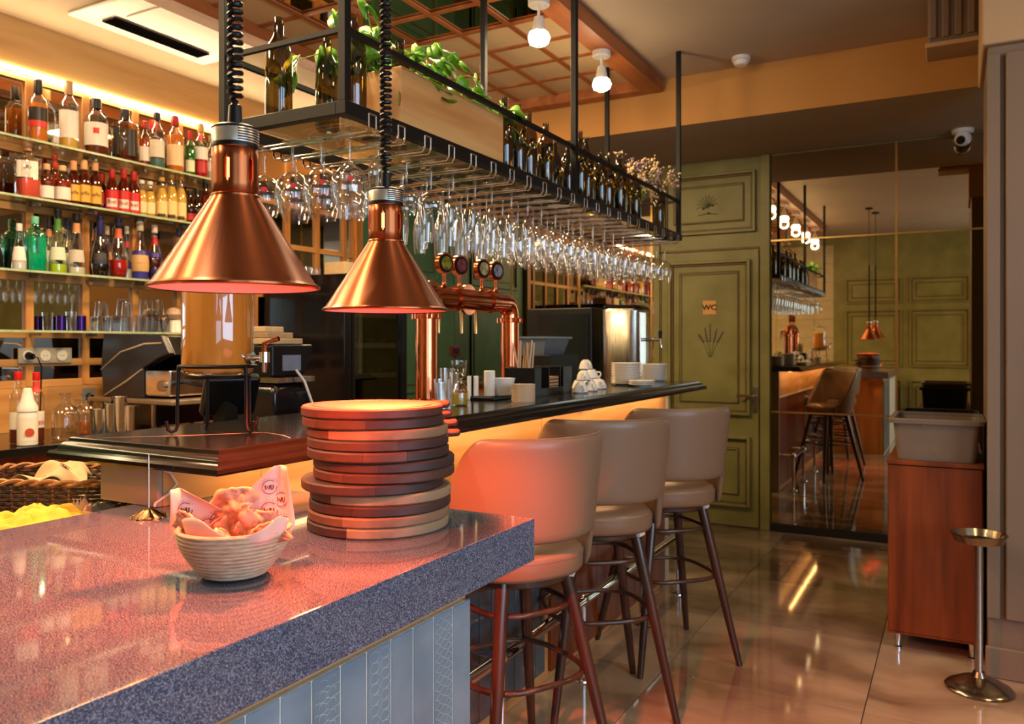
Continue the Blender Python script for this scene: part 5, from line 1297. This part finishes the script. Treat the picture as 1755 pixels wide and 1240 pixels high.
for k in range(7):
    for j in range(4):
        z = .30+.215*k+.0125
        if fw0 is None:
            fw0 = thing('wine_bottle', (0, 0, 0), 'dark wine bottle lying on a shelf inside the wine fridge', 'bottle', 'wine bottles inside the fridge')
            m = MB().lathe([(0, 0), (.036, .002), (.037, .01), (.037, .19), (.02, .225), (.014, .235), (.014, .29)], n=16); m.xf(Matrix.Rotation(PI/2, 4, 'Y')); m.build('glass', M['bottle_green'], fw0)
            m = MB().lathe([(.0146, .25), (.0155, .252), (.0155, .300), (0, .300)], n=12); m.xf(Matrix.Rotation(PI/2, 4, 'Y')); m.build('foil', P('foil', (170, 160, 150), .3, .8), fw0); q = fw0
        else: q = copy_tree(fw0)
        q.location = (-4.02+R.uniform(-.02, .0), fy0+.12+.137*j, z+.0375)
# boxes and glasses on the fridge
for k, (px, hw, h, c_, lab) in enumerate(((560, 16, .085, (196, 170, 130), 'cream cardboard box on top of the wine fridge'), (581, 9, .08, (150, 110, 76), 'narrow kraft box on the wine fridge'))):
    q = onX(px, 460, -3.95); o = MB().box(q.x-.10, q.x+.10, q.y-.07, q.y+.07, 0, h) ; 
    q.y = 4.42+.26*k
    o = MB().box(-3.86, -3.68, q.y-.085, q.y+.085, fz+.001, fz+h).build('cardboard_box', P('card', c_, .7), None, bevel=.002); tag(o, lab, 'box')
for k in range(3):
    o = MB().lathe([(0, .003), (.028, .003), (.034, .07), (.033, .07), (.026, .006), (0, .006)], (-4.06-.02*k, 4.36+.08*k, fz+.0005), 18).build('tumbler', M['glass2']); tag(o, 'clear tumbler on top of the wine fridge, %s from the bottle wall side' % nth[2-k], 'glass', 'tumblers on the fridge')

# ------------------------------------------------------------------ espresso machine and friends on the back worktop
def emach():
    y0, y1 = 2.90, 3.52; zb, zt = 1.108, 1.462
    t = thing('espresso_machine', (-3.95, 3.2, .931), 'black espresso machine with marble veined side panel on the back worktop', 'coffee machine')
    prof = [(-4.205, zb), (-4.225, zb+.18), (-4.20, zt), (-3.72, zt-.012), (-3.655, zt-.11), (-3.74, zt-.135), (-3.865, zt-.19), (-3.865, zb)]
    mp_ = P('machine_panel', (40, 38, 42), .32, scale=3, rv=.1)
    MB().loft([[(a, y, b) for a, b in prof] for y in (y0, y0+.035)]).build('side_panel', mp_, t, bevel=.006)
    MB().loft([[(a*1.0, y, b-.008) for a, b in prof] for y in (y0+.036, y1)]).build('body', M['darkgloss'], t, bevel=.006)
    MB().tube([(-4.224, y0-.001, zb+.15), (-4.05, y0-.001, zb+.25), (-3.85, y0-.001, zb+.295), (-3.715, y0-.001, zb+.300)], [.0025, .005, .006, .004], 5).build('marble_vein', M['vein'], t)
    MB().tube([(-4.19, y0-.001, zb+.008), (-4.0, y0-.001, zb+.09), (-3.87, y0-.001, zb+.158)], [.003, .006, .004], 5).build('marble_vein', M['vein'], t)
    MB().box(-3.864, -3.66, y0+.01, y1-.04, zb+.012, zb+.155).build('brew_block', M['chrome'], t, bevel=.012)
    MB().tube([(-3.66, y0+.10, zb+.09), (-3.58, y0+.10, zb+.08), (-3.50, y0+.10, zb+.075)], [.012, .012, .014], 10).build('portafilter', M['black'], t)
    MB().tube([(-3.72, y0+.0095, zb+.07), (-3.72, y0-.004, zb+.07)], .030, 20).build('gauge', M['steel'], t)
    MB().box(-4.26, -3.56, y0-.06, y1+.04, zb-.026, zb-.001).build('drip_tray', P('tray_edge', (150, 132, 108), .35, .5), t, bevel=.006)
    MB().box(-4.24, -3.78, y0+.02, y1, .960, zb-.027).build('lower_drawer', M['darkgloss'], t, bevel=.004)
    for y in (y0+.02, y1-.02):
        for x in (-4.20, -3.80): MB().cyl((x, y, .9305), (x, y, zb-.027), .014, n=12).build('leg', M['chrome'], t)
emach()
def back(px, py=None, X=-3.9): q = onX(px, 740, X); return Vector((q.x, q.y, .9305))
# shakers and kettle
for k, (px, X, r, h) in enumerate(((186, -3.80, .034, .165), (203, -3.78, .040, .20), (221, -3.76, .034, .15), (166, -3.82, .034, .14))):
    p = back(px, X=X)
    o = MB().lathe([(0, 0), (r*.82, 0), (r*.86, .004), (r, h), (r*1.03, h+.002), (r*.96, h), (r*.80, .01), (0, .01)], p, 28).build('steel_shaker', M['chrome']); tag(o, 'polished steel shaker tin, %s' % ('beside the decanters', 'the tallest one', 'closest to the espresso machine', 'short one behind the teapot spout')[k], 'shaker', 'steel shaker tins on the back worktop')
# decanters
for k, (px, X, s_) in enumerate(((112, -3.84, 1.15), (147, -4.0, 1.05), (133, -4.2, .85))):
    p = back(px, X=X); lab = ('round clear glass decanter in front', 'clear glass decanter with amber rest behind', 'smaller decanter against the oak wall')[k]
    t = thing('decanter', p, lab+' on the back worktop', 'decanter', 'glass decanters on the back worktop')
    MB().lathe([(a*s_, b*s_) for a, b in [(0, .003), (.048, .003), (.055, .012), (.056, .10), (.045, .135), (.020, .155), (.016, .17), (.022, .195), (.030, .20)]], p, 28).build('glass', M['glass2'], t)
    if k == 1: MB().lathe([(0, .005), (.048, .005), (.050, .07), (0, .07)], p, 24).build('spirit', LQ((190, 110, 50)), t)
# syrup bottles at the left edge
M['syruplabel'] = CC((236, 226, 208))
p = back(47, X=-3.80); t = thing('syrup_bottle', p, 'white plastic syrup bottle with cone cap and red fruit label', 'bottle')
MB().lathe([(0, 0), (.040, 0), (.043, .004), (.043, .145), (.040, .155), (.036, .158)], p, 28).build('body', M['whiteplastic'], t)
MB().lathe([(.044, .158), (.044, .178), (.028, .21), (.018, .262), (.013, .266), (0, .266)], p, 28).build('cone_cap', M['whiteplastic'], t)
A = math.atan2(-p.y, -p.x)
MB().grid(lambda u, v: Vector((p.x+.0437*math.cos(A+(u-.5)*2.4), p.y+.0437*math.sin(A+(u-.5)*2.4), p.z+.02+.11*v)), 12, 2).build('label', M['syruplabel'], t)
MB().tube([p+Vector((.0435*math.cos(A+.2), .0435*math.sin(A+.2), .062)), p+Vector((.0448*math.cos(A+.2), .0448*math.sin(A+.2), .062))], .020, 18).build('label_fruit', CC((190, 70, 40)), t)
vs, fs = text_verts('Fruit', .018)
bottle(back(62, X=-3.92), 'spirit', .335, .037, CLR, (150, 60, 30), .28, ((210, 30, 24), .88), [(WH, .2, .44, 2.4), ((190, 40, 40), .24, .30, 2.3), ((220, 60, 50), .72, .86, 3)], 'syrup_bottle', 'glass syrup bottle with red cap behind the white plastic one', 'bottle', 'syrup bottles on the back worktop')
bottle(back(31, X=-3.92), 'spirit', .34, .037, CLR, (120, 50, 30), .3, ((210, 30, 24), .88), [(WH, .2, .44, 2.4)], 'syrup_bottle', 'glass syrup bottle with red cap at the outer end of the row', 'bottle', 'syrup bottles on the back worktop')
# sockets
t = thing('socket_strip', onX(78, 610, XW+.035) - up*.03, 'grey wall socket strip with three outlets below the shelves', 'power outlet')
cn = onX(78, 609, XW+.034)
MB().obox(cn, (.010, .30, .085)).build('face_plate', P('socket_grey', (176, 164, 148), .4), t, bevel=.003)
for k in range(3):
    q = cn+Vector((.006, -.10+.095*k, 0)); MB().tube([q, q+Vector((.004, 0, 0))], .030, 20).build('socket', M['paperwhite'], t)
    for s_ in (-.008, .008): MB().cyl(q+Vector((.0042, s_, 0)), q+Vector((.0050, s_, 0)), .0028, n=8).build('socket_hole', M['black'], t)
q = cn+Vector((.012, -.10, 0)); t = thing('power_plug', q, 'black power plug in the grey socket strip', 'plug')
MB().tube([q, q+Vector((.035, .0, -.004))], [.022, .016], 14).build('plug_body', M['black'], t)
MB().tube([q+Vector((.035, 0, -.004)), q+Vector((.05, .02, -.01)), q+Vector((.05, .04, -.06)), q+Vector((.03, .045, -.30)), q+Vector((.03, .05, -.385))], .004, 8).build('cord', M['black'], t)
cn = onX(151, 676, -4.422); t = thing('socket_plate', cn-up*.03, 'small grey socket with a black plug near the decanters', 'power outlet')
MB().obox(cn, (.008, .085, .085)).build('face_plate', P('socket_grey2', (150, 150, 150), .4), t, bevel=.003)
MB().tube([cn+Vector((.005, 0, -.01)), cn+Vector((.035, .0, -.015))], [.022, .016], 14).build('plug_body', M['black'], t)
# white box + POS + grinder near the juice dispenser (bartender side)
p = onX(300, 720, -2.1); t = thing('card_box', (-2.0, 1.55, .9305), 'folded white carton on the inner worktop', 'box')
MB().box(-2.20, -1.84, 1.44, 1.70, .9305, 1.10).build('carton', P('carton', (190, 172, 146), .7), t, bevel=.003)
MB().obox(Vector((-1.93, 1.57, 1.125)), (.16, .25, .004), 0, -.3, 'Y').build('flap', P('carton_flap', (200, 184, 158), .7), t)
# point of sale terminal
p = Vector((-2.04, 1.83, .9305)); t = thing('sales_terminal', p, 'tilted black touch terminal behind the juice dispenser', 'terminal')
MB().obox(p+Vector((.02, .0, .31)), (.035, .17, .15), -.5, .6, 'Y').build('screen_housing', M['black'], t, bevel=.012)
MB().tube([p+Vector((0, 0, .0)), p+Vector((.0, .0, .29))], [.05, .035], 4).build('stand', M['black'], t)
MB().obox(p+Vector((0, 0, .008)), (.18, .22, .014), .5).build('stand_foot', M['black'], t, bevel=.004)
# coffee grinder / cash printer right of the dispenser
y_ = onX(470, 640, -2.15).y; p = Vector((-2.15, y_, .9305)); t = thing('coffee_brewer', p, 'glossy black brewer with slanted top and small screen beyond the dispenser tap', 'coffee machine')
MB().loft([[(p.x-.14+o, p.y-.10+o, z), (p.x+.10-o, p.y-.10+o, z), (p.x+.10-o, p.y+.10-o, z), (p.x-.14+o, p.y+.10-o, z)] for o, z in ((.0, .9305), (.004, 1.24), (.02, 1.262), (.05, 1.268))]).build('tank', M['darkgloss'], t, bevel=.02)
MB().loft([[(x, p.y-.10, a), (x, p.y+.06, a+.0), (x, p.y+.11, b), (x, p.y-.10, b)] for x, a, b in ((p.x-.13, 1.285, 1.40), (p.x+.09, 1.285, 1.40))]).build('head', M['black'], t, bevel=.01)
MB().obox(p+Vector((.094, -.01, .405)), (.006, .085, .055), 0, 0).build('display', P('grey_display', (120, 126, 140), .3), t)
MB().obox(p+Vector((0, .01, .345)), (.20, .18, .018)).build('spacer', M['steel'], t)
for k in range(3):
    o = MB().obox(Vector((p.x-.01*k, p.y-.02-.012*k, 1.4012+.021*k+.010)), (.16-.02*k, .16-.03*k, .019), .05*k).build('menu_book', P('menu_cover_%d' % k, ((176, 150, 110), (150, 124, 90), (190, 160, 118))[k], .6), None, bevel=.002)
    tag(o, 'beige folder on top of the glossy black brewer, %s' % ('lowest', 'middle one', 'topmost')[k], 'folder', 'folders stacked on the brewer')
p2 = Vector((p.x+.115, p.y-.01, 1.31)); o = MB().tube([p2, p2+Vector((.01, .03, -.04)), p2+Vector((.015, .07, -.13)), p2+Vector((.015, .09, -.21)), p2+Vector((.01, .10, -.28))], .0045, 8).build('white_cable', M['paperwhite']); tag(o, 'thin white cable hanging over the black brewer', 'cable')
# bread basket, cloths
M['wicker'] = P('dark_wicker', (96, 72, 44), .6, scale=60, c2=(62, 44, 26), bump=.3)
M['wicker_rim'] = P('honey_wicker', (190, 130, 70), .5, scale=60, c2=(150, 96, 48))
bc_ = Vector((-1.98, 1.24, .9305)); t = thing('wicker_basket', bc_, 'dark wicker basket with honey coloured rim behind the near bar', 'basket'); BA = math.radians(24)
Mx = Matrix.Translation(bc_) @ Matrix.Rotation(BA, 4, 'Z'); hw, hd_, hh = .20, .12, .145
def per(s_, o):   # rounded rectangle outline, s_ in 0..1
    a = 2*PI*s_; q = 6; k = (abs(math.cos(a))**q+abs(math.sin(a))**q)**(-1/q); return ((hw+o)*k*math.cos(a), (hd_+o)*k*math.sin(a))
wv = MB(); NS = 40
for r_ in range(15):
    z = .008+r_*.0095; pts = []
    for i in range(NS*2):
        s_ = i/(NS*2); o = .012*z/hh + (.0035 if (i//1+r_) % 2 else -.0035); x_, y_ = per(s_, o); pts.append(Mx @ Vector((x_, y_, z)))
    wv.tube(pts, .0042, 5, closed=True)
wv.build('woven_strands', M['wicker'], t, kind='stuff')
sk = MB()
for i in range(NS):
    s_ = (i+.25)/NS; a = per(s_, 0); b = per(s_, .012); sk.tube([Mx @ Vector((a[0], a[1], 0)), Mx @ Vector((b[0], b[1], hh))], .003, 5)
sk.build('stakes', M['wicker_rim'], t, kind='stuff')
for ph in (0, PI):
    MB().tube([Mx @ Vector((*per(i/120, .014+.005*math.cos(i*.9+ph)), hh+.005*math.sin(i*.9+ph))) for i in range(120)], .005, 6, closed=True).build('braided_rim', M['wicker_rim'], t)
MB().loft([[tuple(Mx @ Vector((*per(i/40, -.008), z))) for i in range(40)] for z in (.002, .006)]).build('basket_floor', M['wicker'], t)
def cloth(name, c, w_, d_, h, mat, lab, seed, cat):
    rr = random.Random(seed); ph = [rr.uniform(0, 6) for _ in range(8)]
    def fn(u, v):
        x = (u-.5); y = (v-.5); e = max(0, 1-(abs(x)*2)**4)*max(0, 1-(abs(y)*2)**4)
        q_ = Vector((x*3.2+ph[0], y*3.2+ph[1], ph[2])); rg = 1-abs(noise.noise(q_))*2.2; rg2 = 1-abs(noise.noise(q_*2.3))*2
        z = (.2+.8*e)*(.15+.55*max(0, rg)+.30*max(0, rg2)+.12*noise.noise(q_*6))
        return c+Vector((x*w_*(1+.1*math.sin(8*y+ph[4])), y*d_*(1+.12*math.sin(9*x+ph[5])), .006+max(0, z)*h))
    o = MB().grid(fn, 60, 40).build(name, mat, None, solid=.002, smooth=180); tag(o, lab, cat)
cloth('yellow_cloth', Vector((-1.70, .985, 1.0)), .26, .30, .055, P('yellow_cloth', (196, 176, 52), .8, scale=40, sss=.1), 'crumpled yellow cleaning cloth beside the wicker basket', 3, 'cloth')
cloth('white_wipe', Vector((-1.80, 1.20, .9325)), .16, .16, .11, P('translucent_wipe', (206, 196, 160), .8, scale=40, sss=.2), 'crumpled pale wipe between basket and bar pillar', 5, 'cloth')
cloth('orange_cloth', Vector((-1.78, .80, .9325)), .26, .20, .06, P('orange_cloth', (206, 84, 40), .8, scale=40), 'orange cloth beneath the yellow one near the bar edge', 8, 'cloth')
def wrapp(u, v): return Mx @ Vector((-.02+.15*(u-.5)+.02*math.sin(v*5), .02+.15*(v-.5), .125+.045*math.sin(PI*u)*(.5+.5*v)+.012*math.sin(u*9+v*7)))
lo = MB().grid(wrapp, 20, 16).build('bread_wrapper', P('wrapper_paper', (196, 162, 116), .7, scale=30), None, solid=.001, smooth=180); tag(lo, 'folded printed paper lying in the wicker basket', 'paper')
lm = MB()
for a in ((.3, .3), (.65, .35), (.5, .7)): 
    VDs = VD; VD = Vector((0, 0, -1)); logo(wrapp, a[0], a[1], .013, lm); VD = VDs
lm.build('printed_logo', M['logo'], lo, kind='stuff')
# red sockets on the sea green wall
c = onX(777.5, 601, XW+.01)
t = thing('red_sockets', c-up*.05, 'red wall socket on the sea green wall beside the end mirror', 'power outlet')
for k in range(1): MB().obox(c+Vector((0, .12*k, 0)), (.02, .105, .10)).build('face_plate', CC((150, 16, 20)), t, bevel=.006)
for k in range(1): MB().tube([c+Vector((.0105, .12*k, 0)), c+Vector((.013, .12*k, 0))], .030, 18).build('socket', M['black'], t)
